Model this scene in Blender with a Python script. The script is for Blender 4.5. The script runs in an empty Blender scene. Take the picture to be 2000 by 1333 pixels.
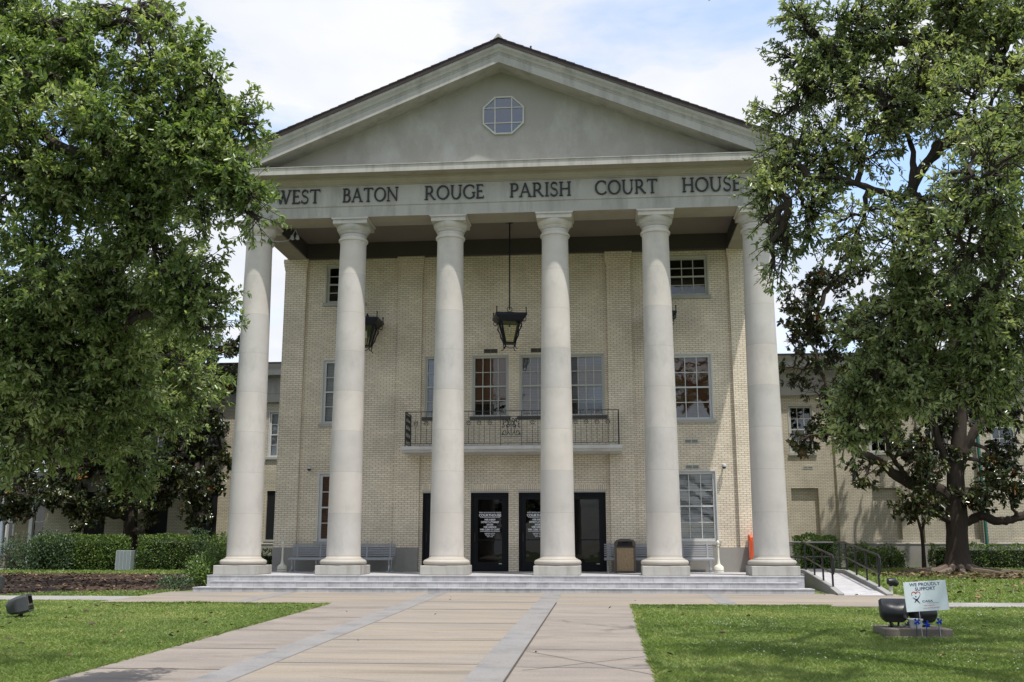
import bpy, math, random
import numpy as np
from mathutils import Vector, Matrix

SC = bpy.context.scene
COL = SC.collection
R = math.radians
random.seed(7)
rng = np.random.default_rng(11)

# ------------------------------------------------------------------ camera
CAM = np.array([2.993, -29.934, 0.741])
YAW, PIT = 0.0898, 0.1998
cd = bpy.data.cameras.new("camera"); cam = bpy.data.objects.new("camera", cd); COL.objects.link(cam)
cam.location = CAM; cam.rotation_euler = (math.pi / 2 + PIT, 0, YAW)
cd.sensor_width = 36; cd.lens = 36; cd.clip_end = 3000; cd.clip_start = 0.1
SC.camera = cam

# ------------------------------------------------------------------ light
SUNV = Vector((0.26, -0.27, 1.0)).normalized()          # towards the sun
sd = bpy.data.lights.new("sun", 'SUN'); sd.energy = 3.0; sd.angle = R(0.6); sd.color = (1, .96, .91)
so = bpy.data.objects.new("sun", sd); COL.objects.link(so); so.location = (10, -20, 40)
so.rotation_euler = SUNV.to_track_quat('Z', 'Y').to_euler()
W = bpy.data.worlds.new("World"); SC.world = W; W.use_nodes = True
nt = W.node_tree; nt.nodes.clear()
def wn(t, **k):
    n = nt.nodes.new(t)
    for a, b in k.items(): setattr(n, a, b)
    return n
out = wn('ShaderNodeOutputWorld'); bg = wn('ShaderNodeBackground')
sky = wn('ShaderNodeTexSky', sky_type='NISHITA', sun_disc=False, sun_elevation=math.asin(SUNV.z), sun_rotation=math.atan2(SUNV.x, SUNV.y), air_density=1.0, dust_density=1.2, ozone_density=1.2)
tc = wn('ShaderNodeTexCoord'); sep = wn('ShaderNodeSeparateXYZ'); nt.links.new(tc.outputs['Generated'], sep.inputs[0])
zc = wn('ShaderNodeMath', operation='MAXIMUM'); zc.inputs[1].default_value = .0; nt.links.new(sep.outputs[2], zc.inputs[0])
za = wn('ShaderNodeMath', operation='ADD'); za.inputs[1].default_value = .18; nt.links.new(zc.outputs[0], za.inputs[0])
dx = wn('ShaderNodeMath', operation='DIVIDE'); nt.links.new(sep.outputs[0], dx.inputs[0]); nt.links.new(za.outputs[0], dx.inputs[1])
dy = wn('ShaderNodeMath', operation='DIVIDE'); nt.links.new(sep.outputs[1], dy.inputs[0]); nt.links.new(za.outputs[0], dy.inputs[1])
cmb = wn('ShaderNodeCombineXYZ'); nt.links.new(dx.outputs[0], cmb.inputs[0]); nt.links.new(dy.outputs[0], cmb.inputs[1]); cmb.inputs[2].default_value = 3.7
n1 = wn('ShaderNodeTexNoise'); n1.inputs['Scale'].default_value = 1.9; n1.inputs['Detail'].default_value = 9; n1.inputs['Roughness'].default_value = .56; n1.inputs['Distortion'].default_value = .35
nt.links.new(cmb.outputs[0], n1.inputs['Vector'])
cr = wn('ShaderNodeValToRGB'); nt.links.new(n1.outputs['Fac'], cr.inputs[0])
cr.color_ramp.elements[0].position = .37; cr.color_ramp.elements[0].color = (.12, .12, .12, 1)
cr.color_ramp.elements[1].position = .55; cr.color_ramp.elements[1].color = (1, 1, 1, 1)
n2 = wn('ShaderNodeTexNoise'); n2.inputs['Scale'].default_value = 3.1; n2.inputs['Detail'].default_value = 6
nt.links.new(cmb.outputs[0], n2.inputs['Vector'])
cc = wn('ShaderNodeValToRGB'); nt.links.new(n2.outputs['Fac'], cc.inputs[0])
cc.color_ramp.elements[0].position = .3; cc.color_ramp.elements[0].color = (.82, .86, .92, 1)
cc.color_ramp.elements[1].position = .62; cc.color_ramp.elements[1].color = (1., 1., 1., 1)
cs = wn('ShaderNodeMix', data_type='RGBA', blend_type='MULTIPLY'); cs.inputs['Factor'].default_value = 1
nt.links.new(cc.outputs[0], cs.inputs['A']); cs.inputs['B'].default_value = (5.55, 5.62, 5.8, 1)
sk = wn('ShaderNodeMix', data_type='RGBA', blend_type='MULTIPLY'); sk.inputs['Factor'].default_value = 1
nt.links.new(sky.outputs[0], sk.inputs['A']); sk.inputs['B'].default_value = (1.7, 1.75, 1.85, 1)
mx = wn('ShaderNodeMix', data_type='RGBA'); nt.links.new(cr.outputs[0], mx.inputs['Factor'])
nt.links.new(sk.outputs['Result'], mx.inputs['A']); nt.links.new(cs.outputs['Result'], mx.inputs['B'])
nt.links.new(mx.outputs['Result'], bg.inputs['Color']); bg.inputs['Strength'].default_value = .10
nt.links.new(bg.outputs[0], out.inputs[0])
SC.view_settings.view_transform = 'Standard'; SC.view_settings.look = 'None'
SC.view_settings.exposure = 0.83; SC.view_settings.gamma = 1
SC.cycles.use_denoising = True
SC.cycles.max_bounces = 6; SC.cycles.transparent_max_bounces = 12
SC.cycles.sample_clamp_indirect = 6

# ------------------------------------------------------------------ geometry helpers
def gz(y): return -0.46 + 0.019 * (y + 2)               # the ground falls gently away from the steps
def at(u, v, Y):                                        # the point of the plane y = Y seen at photo pixel u, v
    a, b = (u - 1000) / 2000, -(v - 666.5) / 2000
    cp, sp = math.cos(PIT), math.sin(PIT); x, y, z = a, cp - sp * b, sp + cp * b
    c, s = math.cos(YAW), math.sin(YAW); d = np.array([c * x - s * y, s * x + c * y, z])
    return CAM + d * ((Y - CAM[1]) / d[1])

class MB:
    def __init__(s): s.v = []; s.f = []; s.m = []
    def add(s, vs, fs, mi=0):
        o = len(s.v); s.v += [tuple(map(float, p)) for p in vs]; s.f += [tuple(o + i for i in f) for f in fs]; s.m += [mi] * len(fs); return s
    def box(s, x0, x1, y0, y1, z0, z1, mi=0):
        vs = [(x, y, z) for z in (z0, z1) for y in (y0, y1) for x in (x0, x1)]
        return s.add(vs, [(0, 2, 3, 1), (4, 5, 7, 6), (0, 1, 5, 4), (2, 6, 7, 3), (0, 4, 6, 2), (1, 3, 7, 5)], mi)
    def quad(s, a, b, c, d, mi=0): return s.add([a, b, c, d], [(0, 1, 2, 3)], mi)
    def prism(s, poly, a, b, axis='y', mi=0):           # poly in the plane across axis, extruded from a to b
        n = len(poly)
        def P(p, t): return {'y': (p[0], t, p[1]), 'x': (t, p[0], p[1]), 'z': (p[0], p[1], t)}[axis]
        vs = [P(p, a) for p in poly] + [P(p, b) for p in poly]
        fs = [tuple(range(n))[::-1], tuple(range(n, 2 * n))] + [(i, (i + 1) % n, n + (i + 1) % n, n + i) for i in range(n)]
        return s.add(vs, fs, mi)
    def lathe(s, prof, c=(0, 0), n=32, mi=0, cap=True):
        vs = []; fs = []
        for r, z in prof:
            vs += [(c[0] + r * math.cos(2 * math.pi * i / n), c[1] + r * math.sin(2 * math.pi * i / n), z) for i in range(n)]
        for k in range(len(prof) - 1):
            fs += [(k * n + i, k * n + (i + 1) % n, (k + 1) * n + (i + 1) % n, (k + 1) * n + i) for i in range(n)]
        if cap: fs += [tuple(range(n))[::-1], tuple(range((len(prof) - 1) * n, len(prof) * n))]
        return s.add(vs, fs, mi)
    def tube(s, pts, rad, n=6, mi=0, cap=True):
        pts = [Vector(p) for p in pts]
        if not isinstance(rad, (list, tuple)): rad = [rad] * len(pts)
        vs = []; fs = []; up = Vector((.13, .21, 1)).normalized(); prev = None
        for k, p in enumerate(pts):
            t = (pts[min(k + 1, len(pts) - 1)] - pts[max(k - 1, 0)]).normalized()
            a = (prev if prev is not None else (up if abs(t.dot(up)) < .95 else Vector((1, 0, 0))))
            a = (a - t * a.dot(t)); a = a.normalized() if a.length > 1e-6 else t.orthogonal().normalized(); prev = a; b = t.cross(a)
            vs += [p + (a * math.cos(2 * math.pi * i / n) + b * math.sin(2 * math.pi * i / n)) * rad[k] for i in range(n)]
        for k in range(len(pts) - 1):
            fs += [(k * n + i, k * n + (i + 1) % n, (k + 1) * n + (i + 1) % n, (k + 1) * n + i) for i in range(n)]
        if cap: fs += [tuple(range(n))[::-1], tuple(range((len(pts) - 1) * n, len(pts) * n))]
        return s.add(vs, fs, mi)
    def bar(s, a, b, w, h, mi=0):                       # a rectangular bar from a to b
        a, b = Vector(a), Vector(b); t = (b - a).normalized(); u = Vector((0, 0, 1)) if abs(t.z) < .9 else Vector((0, 1, 0))
        p = t.cross(u).normalized() * w / 2; q = p.cross(t).normalized() * h / 2
        vs = [c + i * p + j * q for c in (a, b) for i, j in ((-1, -1), (1, -1), (1, 1), (-1, 1))]
        return s.add(vs, [(0, 3, 2, 1), (4, 5, 6, 7), (0, 1, 5, 4), (1, 2, 6, 5), (2, 3, 7, 6), (3, 0, 4, 7)], mi)
    def build(s, name, mat, parent=None, smooth=False, bevel=0):
        me = bpy.data.meshes.new(name); me.from_pydata(s.v, [], s.f)
        for m in (mat if isinstance(mat, (list, tuple)) else [mat]): me.materials.append(m)
        if any(s.m): me.polygons.foreach_set('material_index', s.m)
        if smooth: me.polygons.foreach_set('use_smooth', [True] * len(s.f))
        me.update(); o = bpy.data.objects.new(name, me); COL.objects.link(o)
        if bevel:
            b = o.modifiers.new('bevel', 'BEVEL'); b.width = bevel; b.segments = 2; b.limit_method = 'ANGLE'; b.angle_limit = R(40)
        if smooth:
            try: me.set_sharp_from_angle(angle=R(38))
            except Exception: pass
        return adopt(o, parent)
def adopt(o, parent):
    if parent is not None:
        o.parent = parent; bpy.context.view_layer.update(); o.matrix_parent_inverse = parent.matrix_world.inverted()
    return o
def tag(o, label=None, cat=None, group=None, kind=None):
    if label: o['label'] = label
    if cat: o['category'] = cat
    if group: o['group'] = group
    if kind: o['kind'] = kind
    return o
def thing(name, label, cat, loc=(0, 0, 0), group=None):
    o = bpy.data.objects.new(name, None); COL.objects.link(o); o.location = loc; o.empty_display_size = .1
    return tag(o, label, cat, group)
def struct(name, mb, mat, kind='structure'): return tag(mb.build(name, mat), kind=kind)
def copy_tree(o, parent=None):
    c = o.copy(); COL.objects.link(c)
    if parent is not None:
        inv = o.matrix_parent_inverse.copy(); c.parent = parent; c.matrix_parent_inverse = inv
    for ch in list(o.children): copy_tree(ch, c)
    return c

# ------------------------------------------------------------------ materials
def new_mat(name):
    m = bpy.data.materials.new(name); m.use_nodes = True; t = m.node_tree
    return m, t, t.nodes['Principled BSDF']
def N(t, ty, **k):
    n = t.nodes.new(ty)
    for a, b in k.items():
        if a.startswith('i_'): n.inputs[a[2:].replace('_', ' ')].default_value = b
        else: setattr(n, a, b)
    return n
def ramp(t, fac, stops):
    r = N(t, 'ShaderNodeValToRGB'); e = r.color_ramp.elements
    while len(e) < len(stops): e.new(.5)
    for k, (p, c) in enumerate(stops): e[k].position = p; e[k].color = (*c, 1) if len(c) == 3 else c
    t.links.new(fac, r.inputs[0]); return r.outputs[0]
def mul(c, k): return tuple(min(1, x * k) for x in c)
def coords(t, scale=(1, 1, 1)):
    c = N(t, 'ShaderNodeTexCoord'); mp = N(t, 'ShaderNodeMapping'); mp.inputs['Scale'].default_value = scale
    t.links.new(c.outputs['Object'], mp.inputs[0]); return mp.outputs[0]
def noise(t, vec, scale, detail=5, rough=.6):
    n = N(t, 'ShaderNodeTexNoise'); n.inputs['Scale'].default_value = scale; n.inputs['Detail'].default_value = detail; n.inputs['Roughness'].default_value = rough
    t.links.new(vec, n.inputs['Vector']); return n.outputs['Fac']
def mixc(t, f, a, b, mode='MIX'):
    m = N(t, 'ShaderNodeMix', data_type='RGBA', blend_type=mode)
    for k, x in (('Factor', f), ('A', a), ('B', b)):
        if hasattr(x, 'links'): t.links.new(x, m.inputs[k])
        elif k == 'Factor': m.inputs[k].default_value = x
        else: m.inputs[k].default_value = (*x, 1)
    return m.outputs['Result']
def bump(t, b, h, strength=.3, dist=.01):
    n = N(t, 'ShaderNodeBump'); n.inputs['Strength'].default_value = strength; n.inputs['Distance'].default_value = dist
    t.links.new(h, n.inputs['Height']); t.links.new(n.outputs[0], b.inputs['Normal'])
def M(name, base, rough=.75, var=.15, scale=2., stretch=(1, 1, 1), fine=45., bmp=.15, metal=0., spec=.3, stain=None, stain_amt=.5, stain_scale=.8, stain_stretch=(1, 1, .35)):
    m, t, b = new_mat(name); v = coords(t, stretch)
    c = ramp(t, noise(t, v, scale), [(.25, mul(base, 1 - var)), (.75, mul(base, 1 + var))])
    f = noise(t, v, fine, 3)
    c = mixc(t, .35, c, ramp(t, f, [(.3, mul(base, 1 - var)), (.7, mul(base, 1 + var))]))
    if stain:
        s = ramp(t, noise(t, coords(t, stain_stretch), stain_scale, 7, .68), [(.47, (0, 0, 0)), (.72, (stain_amt,) * 3)])
        c = mixc(t, s, c, stain)
    t.links.new(c, b.inputs['Base Color'])
    b.inputs['Roughness'].default_value = rough; b.inputs['Metallic'].default_value = metal; b.inputs['Specular IOR Level'].default_value = spec
    if bmp: bump(t, b, f, bmp, .004)
    return m
def brick_mat(name, c1, c2, mortar, bw=.203, rh=.0697, ms=.0066, swap=False, offset=.5, rough=.55, bm=.5, tilevar=.22, clump=None):
    m, t, b = new_mat(name)
    c = N(t, 'ShaderNodeTexCoord'); s = N(t, 'ShaderNodeSeparateXYZ'); t.links.new(c.outputs['Object'], s.inputs[0])
    a = N(t, 'ShaderNodeMath', operation='ADD'); t.links.new(s.outputs[0], a.inputs[0]); t.links.new(s.outputs[1], a.inputs[1])
    k = N(t, 'ShaderNodeCombineXYZ')
    t.links.new(a.outputs[0], k.inputs[1 if swap else 0]); t.links.new(s.outputs[2], k.inputs[0 if swap else 1])
    br = N(t, 'ShaderNodeTexBrick'); br.offset = offset; br.inputs['Scale'].default_value = 1
    br.inputs['Brick Width'].default_value = bw; br.inputs['Row Height'].default_value = rh; br.inputs['Mortar Size'].default_value = ms; br.inputs['Mortar Smooth'].default_value = .15
    br.inputs['Color1'].default_value = (*c1, 1); br.inputs['Color2'].default_value = (*c2, 1); br.inputs['Mortar'].default_value = (*mortar, 1); br.inputs['Bias'].default_value = -.1
    t.links.new(k.outputs[0], br.inputs['Vector'])
    v = coords(t)
    big = ramp(t, noise(t, v, .9, 6), [(.3, (1 - tilevar,) * 3), (.7, (1 + tilevar * .4,) * 3)])
    col = mixc(t, 1., br.outputs['Color'], big, 'MULTIPLY')
    fine = ramp(t, noise(t, v, 26, 4), [(.3, (.86,) * 3), (.7, (1.08,) * 3)])
    col = mixc(t, 1., col, fine, 'MULTIPLY')
    if clump: col = mixc(t, ramp(t, noise(t, v, 5, 5), [(.52, (0, 0, 0)), (.7, (.6,) * 3)]), col, clump)
    t.links.new(col, b.inputs['Base Color']); b.inputs['Roughness'].default_value = rough; b.inputs['Specular IOR Level'].default_value = .3
    inv = N(t, 'ShaderNodeMath', operation='SUBTRACT'); inv.inputs[0].default_value = 1; t.links.new(br.outputs['Fac'], inv.inputs[1])
    bump(t, b, inv.outputs[0], bm, .008)
    return m
MAT = {}
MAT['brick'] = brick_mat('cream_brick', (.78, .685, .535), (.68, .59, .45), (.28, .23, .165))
MAT['brick_wing_shaded'] = brick_mat('tree_shaded_cream_brick', (.56, .505, .39), (.49, .44, .335), (.16, .135, .10))  # cream brick made darker, tree shade over the wings put into the colour
MAT['brick_soldier'] = brick_mat('cream_brick_soldier', (.78, .685, .535), (.68, .59, .45), (.28, .23, .165), swap=True, bw=.203, rh=.0697, offset=0)
MAT['dado'] = M('concrete_dado', (.26, .248, .222), .85, .16, 1.2, stain=(.12, .115, .10), stain_amt=.5)
MAT['trim'] = M('painted_trim', (.34, .328, .302), .7, .15, 1.1, stain=(.19, .185, .165), stain_amt=.8, stain_scale=1.5, stain_stretch=(1.6, 1.6, .3))
MAT['trim_lt'] = M('painted_trim_light', (.37, .355, .32), .7, .1, 1.1, stain=(.20, .19, .16), stain_amt=.8, stain_scale=1.6, stain_stretch=(2.2, 2.2, .35))
MAT['tymp'] = M('tympanum_stucco', (.285, .27, .243), .85, .14, .7, stain=(.40, .395, .37), stain_amt=.8, stain_scale=.9, stain_stretch=(1, 1, .55))
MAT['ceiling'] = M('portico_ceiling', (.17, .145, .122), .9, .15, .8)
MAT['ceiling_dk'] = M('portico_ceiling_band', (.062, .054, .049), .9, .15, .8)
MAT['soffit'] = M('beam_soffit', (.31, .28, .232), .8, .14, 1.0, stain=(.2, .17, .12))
MAT['roof'] = M('brown_roof_shingle', (.026, .019, .017), .85, .35, 6, stretch=(1, 1, 4), fine=60, bmp=.6)
MAT['roof_edge'] = M('roof_edge_metal', (.032, .022, .018), .5, .2, 3)
MAT['letter'] = M('dark_bronze_letter', (.018, .02, .018), .5, .2, 6, bmp=0)
MAT['wframe'] = M('window_paint', (.42, .42, .375), .5, .08, 3, bmp=.05)
MAT['wframe_w'] = M('white_window_paint', (.50, .505, .49), .5, .06, 3, bmp=.05)
MAT['sill'] = M('stone_sill', (.34, .335, .31), .8, .15, 3)
MAT['sill_dk'] = M('dark_slate_sill', (.075, .072, .068), .8, .2, 3)
MAT['black'] = M('black_door_paint', (.006, .006, .008), .45, .2, 3, bmp=.03, spec=.15)
MAT['screen'] = M('black_window_screen', (.006, .006, .008), .7, .2, 3, bmp=0)
MAT['dark'] = M('dark_interior', (.02, .018, .016), .9, .2, 1, bmp=0)
MAT['blind_br'] = M('brown_wood_blind', (.30, .14, .075), .6, .2, 4, bmp=0)
MAT['blind_w'] = M('white_blind', (.80, .80, .82), .6, .06, 4, bmp=0)
MAT['blind_g'] = M('grey_blind', (.40, .38, .42), .6, .06, 4, bmp=0)
MAT['iron'] = M('wrought_iron', (.045, .044, .048), .55, .3, 12, metal=.3)
MAT['iron_blue'] = M('dark_lantern_iron', (.014, .016, .02), .4, .3, 12, metal=.5)
MAT['slab'] = M('white_concrete_slab', (.55, .545, .52), .75, .1, 2, stain=(.3, .28, .25))
MAT['grey_metal'] = M('grey_bench_paint', (.30, .31, .325), .45, .08, 4, bmp=.05)
MAT['rail_blk'] = M('black_rail_paint', (.012, .012, .013), .35, .2, 8, bmp=.05)
MAT['white_pl'] = M('cream_plastic', (.62, .60, .50), .5, .08, 5, bmp=.05)
MAT['orange'] = M('orange_red_paint', (.62, .085, .022), .5, .1, 5, bmp=.05)
MAT['brownpl'] = M('brown_plastic', (.10, .082, .068), .55, .12, 5)
MAT['blackpl'] = M('black_plastic_housing', (.017, .018, .02), .38, .25, 3, bmp=.12)
MAT['greypl'] = M('weathered_dark_housing', (.05, .053, .056), .5, .25, 3)
MAT['steel'] = M('galvanised_steel', (.45, .47, .49), .45, .12, 6, metal=.6)
MAT['cblock'] = M('weathered_concrete_block', (.14, .122, .10), .9, .25, 4, stain=(.09, .075, .055))
MAT['teal'] = M('green_copper_pipe', (.03, .13, .105), .6, .25, 4)
MAT['signw'] = M('pale_blue_sign_board', (.64, .715, .735), .5, .03, 3, bmp=0)
MAT['navy'] = M('navy_print', (.025, .03, .10), .6, .1, 3, bmp=0)
MAT['red'] = M('red_print', (.55, .04, .04), .6, .1, 3, bmp=0)
MAT['white_print'] = M('white_print', (.85, .85, .85), .6, .03, 3, bmp=0)
MAT['blue_foil'] = M('blue_foil', (.01, .05, .42), .3, .2, 8, bmp=0)
MAT['bulb'] = M('lamp_tube', (.8, .82, .85), .3, .03, 3, bmp=0)
MAT['kerb'] = M('kerb_concrete', (.25, .245, .235), .85, .14, 3)
MAT['kerb_side'] = M('ramp_brick_side', (.27, .22, .19), .85, .2, 3)
# portico column: cast stone in drums, a joint every 1.2 m
def column_mat():
    m, t, b = new_mat('cast_stone'); v = coords(t)
    c = ramp(t, noise(t, v, .8, 6), [(.3, (.435, .407, .372)), (.7, (.53, .50, .46))])
    st = ramp(t, noise(t, coords(t, (1, 1, .5)), 1.1, 7, .7), [(.5, (0, 0, 0)), (.74, (.85,) * 3)])
    c = mixc(t, st, c, (.33, .325, .30))
    s = N(t, 'ShaderNodeSeparateXYZ'); cc_ = N(t, 'ShaderNodeTexCoord'); t.links.new(cc_.outputs['Object'], s.inputs[0])
    a = N(t, 'ShaderNodeMath', operation='SUBTRACT'); a.inputs[1].default_value = .535; t.links.new(s.outputs[2], a.inputs[0])
    mo = N(t, 'ShaderNodeMath', operation='MODULO'); mo.inputs[1].default_value = 1.2; t.links.new(a.outputs[0], mo.inputs[0])
    lt = N(t, 'ShaderNodeMath', operation='LESS_THAN'); lt.inputs[1].default_value = .012; t.links.new(mo.outputs[0], lt.inputs[0])
    fl = N(t, 'ShaderNodeMath', operation='MULTIPLY'); fl.inputs[1].default_value = .6; t.links.new(lt.outputs[0], fl.inputs[0])
    c = mixc(t, fl.outputs[0], c, (.33, .30, .25))
    # each drum a slightly different cast
    fo = N(t, 'ShaderNodeMath', operation='DIVIDE'); fo.inputs[1].default_value = 1.2; t.links.new(a.outputs[0], fo.inputs[0])
    fr = N(t, 'ShaderNodeMath', operation='FLOOR'); t.links.new(fo.outputs[0], fr.inputs[0])
    oi = N(t, 'ShaderNodeObjectInfo'); ad = N(t, 'ShaderNodeMath', operation='ADD'); t.links.new(fr.outputs[0], ad.inputs[0]); t.links.new(oi.outputs['Random'], ad.inputs[1])
    wnz = N(t, 'ShaderNodeTexWhiteNoise', noise_dimensions='1D'); t.links.new(ad.outputs[0], wnz.inputs['W'])
    c = mixc(t, 1., c, ramp(t, wnz.outputs['Value'], [(0, (.88, .89, .90)), (1, (1.05, 1.03, 1.0))]), 'MULTIPLY')
    t.links.new(c, b.inputs['Base Color']); b.inputs['Roughness'].default_value = .6; b.inputs['Specular IOR Level'].default_value = .3
    bump(t, b, noise(t, v, 55, 3), .12, .003)
    return m
MAT['column'] = column_mat()
def tile_mat(name, c1, c2, w, h, plan=False):
    m, t, b = new_mat(name); c = N(t, 'ShaderNodeTexCoord'); s = N(t, 'ShaderNodeSeparateXYZ'); t.links.new(c.outputs['Object'], s.inputs[0])
    k = N(t, 'ShaderNodeCombineXYZ'); t.links.new(s.outputs[0], k.inputs[0]); t.links.new(s.outputs[1 if plan else 2], k.inputs[1])
    br = N(t, 'ShaderNodeTexBrick'); br.offset = .37; br.inputs['Scale'].default_value = 1; br.inputs['Brick Width'].default_value = w; br.inputs['Row Height'].default_value = h
    br.inputs['Mortar Size'].default_value = .003; br.inputs['Mortar Smooth'].default_value = .1
    br.inputs['Color1'].default_value = (*c1, 1); br.inputs['Color2'].default_value = (*c2, 1); br.inputs['Mortar'].default_value = (*mul(c2, .6), 1)
    t.links.new(k.outputs[0], br.inputs['Vector']); v = coords(t)
    vein = ramp(t, noise(t, v, 5.5, 8, .72), [(.32, (.74, .73, .74)), (.55, (1, 1, 1)), (.75, (1.08, 1.07, 1.04))])
    col = mixc(t, 1., br.outputs['Color'], vein, 'MULTIPLY')
    t.links.new(col, b.inputs['Base Color']); b.inputs['Roughness'].default_value = .5
    return m
MAT['riser'] = tile_mat('grey_marble_riser', (.43, .425, .43), (.33, .325, .33), .305, .155)
MAT['tread'] = tile_mat('pale_porch_floor', (.46, .455, .455), (.41, .405, .405), .61, .61, True)
def pave_mat(name, base, alt, streak=(.2, 1.5, 1), crack=False):
    m, t, b = new_mat(name); v = coords(t, streak)
    c = ramp(t, noise(t, v, 1.3, 8, .68), [(.3, mul(base, .66)), (.48, base), (.7, mul(base, 1.16))])
    c = mixc(t, ramp(t, noise(t, coords(t, (.6, 2.2, 1)), .55, 6, .7), [(.45, (0, 0, 0)), (.68, (.75,) * 3)]), c, alt)
    c = mixc(t, 1., c, ramp(t, noise(t, coords(t), 42, 4), [(.3, (.86,) * 3), (.7, (1.1,) * 3)]), 'MULTIPLY')
    sp = ramp(t, noise(t, coords(t, (1, 1.6, 1)), 9, 6, .7), [(.64, (0, 0, 0)), (.74, (.35,) * 3)])
    c = mixc(t, sp, c, mul(base, .55))
    t.links.new(c, b.inputs['Base Color']); b.inputs['Roughness'].default_value = .88; b.inputs['Specular IOR Level'].default_value = .2
    bump(t, b, noise(t, coords(t), 60, 4), .25, .004)
    return m
MAT['pave'] = pave_mat('tan_concrete_paving', (.25, .215, .172), (.195, .184, .172))
MAT['pave_side'] = pave_mat('pink_grey_concrete_paving', (.232, .203, .173), (.188, .170, .155), (.5, 1.3, 1))
MAT['band'] = pave_mat('grey_paving_band', (.205, .20, .195), (.225, .21, .19), (1, 1, 1))
MAT['band_faint'] = pave_mat('faint_grey_paving_line', (.215, .19, .165), (.235, .20, .16))
MAT['joint'] = M('dark_paving_joint', (.06, .05, .04), .95, .3, 4)
MAT['walk'] = pave_mat('grey_sidewalk', (.27, .262, .25), (.23, .225, .21), (1, 1, 1))
def ground_mat():
    m, t, b = new_mat('turf_soil'); v = coords(t)
    c = ramp(t, noise(t, v, 1.1, 7, .65), [(.3, (.07, .10, .026)), (.5, (.10, .14, .036)), (.72, (.15, .16, .06))])
    c = mixc(t, 1., c, ramp(t, noise(t, v, 38, 4), [(.3, (.6,) * 3), (.7, (1.35,) * 3)]), 'MULTIPLY')
    t.links.new(c, b.inputs['Base Color']); b.inputs['Roughness'].default_value = .95; bump(t, b, noise(t, v, 60, 3), .6, .02); return m
MAT['ground'] = ground_mat()
MAT['mulch'] = M('dark_leaf_mulch', (.038, .024, .016), .95, .55, 5, fine=30, bmp=.8, stain=(.10, .055, .03), stain_amt=.7, stain_scale=7, stain_stretch=(1, 1, 1))
def glass_mat(name, tint, refl):
    m = bpy.data.materials.new(name); m.use_nodes = True; t = m.node_tree; t.nodes.clear()
    o = N(t, 'ShaderNodeOutputMaterial'); tr = N(t, 'ShaderNodeBsdfTransparent'); tr.inputs[0].default_value = (*tint, 1)
    gl = N(t, 'ShaderNodeBsdfGlossy'); gl.inputs['Roughness'].default_value = .015; gl.inputs['Color'].default_value = (1, 1, 1, 1)
    lw = N(t, 'ShaderNodeFresnel'); lw.inputs[0].default_value = 1.5
    ad = N(t, 'ShaderNodeMath', operation='MULTIPLY_ADD'); ad.inputs[1].default_value = refl; ad.inputs[2].default_value = .01; t.links.new(lw.outputs[0], ad.inputs[0])
    bp = N(t, 'ShaderNodeBump'); bp.inputs['Strength'].default_value = .04; bp.inputs['Distance'].default_value = .05
    t.links.new(noise(t, coords(t), 1.7, 2), bp.inputs['Height']); t.links.new(bp.outputs[0], gl.inputs['Normal'])
    ms = N(t, 'ShaderNodeMixShader'); t.links.new(ad.outputs[0], ms.inputs[0]); t.links.new(tr.outputs[0], ms.inputs[1]); t.links.new(gl.outputs[0], ms.inputs[2])
    t.links.new(ms.outputs[0], o.inputs[0]); return m
MAT['glass'] = glass_mat('window_glass', (.78, .8, .8), 1.6)
MAT['glass_dk'] = glass_mat('dark_door_glass', (.08, .08, .09), .45)
MAT['glass_lamp'] = glass_mat('lantern_glass', (.82, .80, .70), .9)
def leaf_mat(name, dark, mid, light, rough=.42, trans=.28, back=None, odd=None, odd_at=.965):
    m, t, b = new_mat(name); a = N(t, 'ShaderNodeAttribute', attribute_name='tint')
    stops = [(0, dark), (.5, mid), (.93, light)]
    c = ramp(t, a.outputs['Fac'], stops)
    big = ramp(t, noise(t, coords(t), .9, 3), [(.3, (.72, .76, .7)), (.7, (1.18, 1.14, 1.1))])
    c = mixc(t, 1., c, big, 'MULTIPLY')
    if odd:
        gt = N(t, 'ShaderNodeMath', operation='GREATER_THAN'); gt.inputs[1].default_value = odd_at; t.links.new(a.outputs['Fac'], gt.inputs[0]); c = mixc(t, gt.outputs[0], c, odd)
    if back:
        g = N(t, 'ShaderNodeNewGeometry'); c = mixc(t, g.outputs['Backfacing'], c, back)
    t.links.new(c, b.inputs['Base Color']); b.inputs['Roughness'].default_value = rough; b.inputs['Specular IOR Level'].default_value = .5
    tl = N(t, 'ShaderNodeBsdfTranslucent'); t.links.new(mixc(t, 1., c, (1.25, 1.3, .6), 'MULTIPLY'), tl.inputs[0])
    ms = N(t, 'ShaderNodeMixShader'); ms.inputs[0].default_value = trans
    o = t.nodes['Material Output']; t.links.new(b.outputs[0], ms.inputs[1]); t.links.new(tl.outputs[0], ms.inputs[2]); t.links.new(ms.outputs[0], o.inputs[0])
    return m
MAT['oak_l'] = leaf_mat('bright_oak_leaf', (.075, .125, .036), (.155, .228, .076), (.33, .39, .19), .31, .42)
MAT['oak_r'] = leaf_mat('olive_oak_leaf', (.10, .145, .066), (.21, .265, .13), (.37, .41, .23), .31, .42)
MAT['oak_m'] = leaf_mat('grey_green_oak_leaf', (.048, .082, .030), (.098, .142, .056), (.21, .25, .11), .36, .33)
MAT['mag'] = leaf_mat('glossy_magnolia_leaf', (.018, .034, .013), (.036, .060, .020), (.12, .13, .04), .25, .12, back=(.048, .048, .022), odd=(.20, .085, .025))
MAT['hedge'] = leaf_mat('hedge_leaf', (.04, .078, .015), (.09, .155, .03), (.20, .29, .055), .45, .22)
MAT['hedge_br'] = leaf_mat('bright_hedge_leaf', (.05, .11, .016), (.09, .18, .026), (.18, .30, .045), .45, .25)
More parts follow.
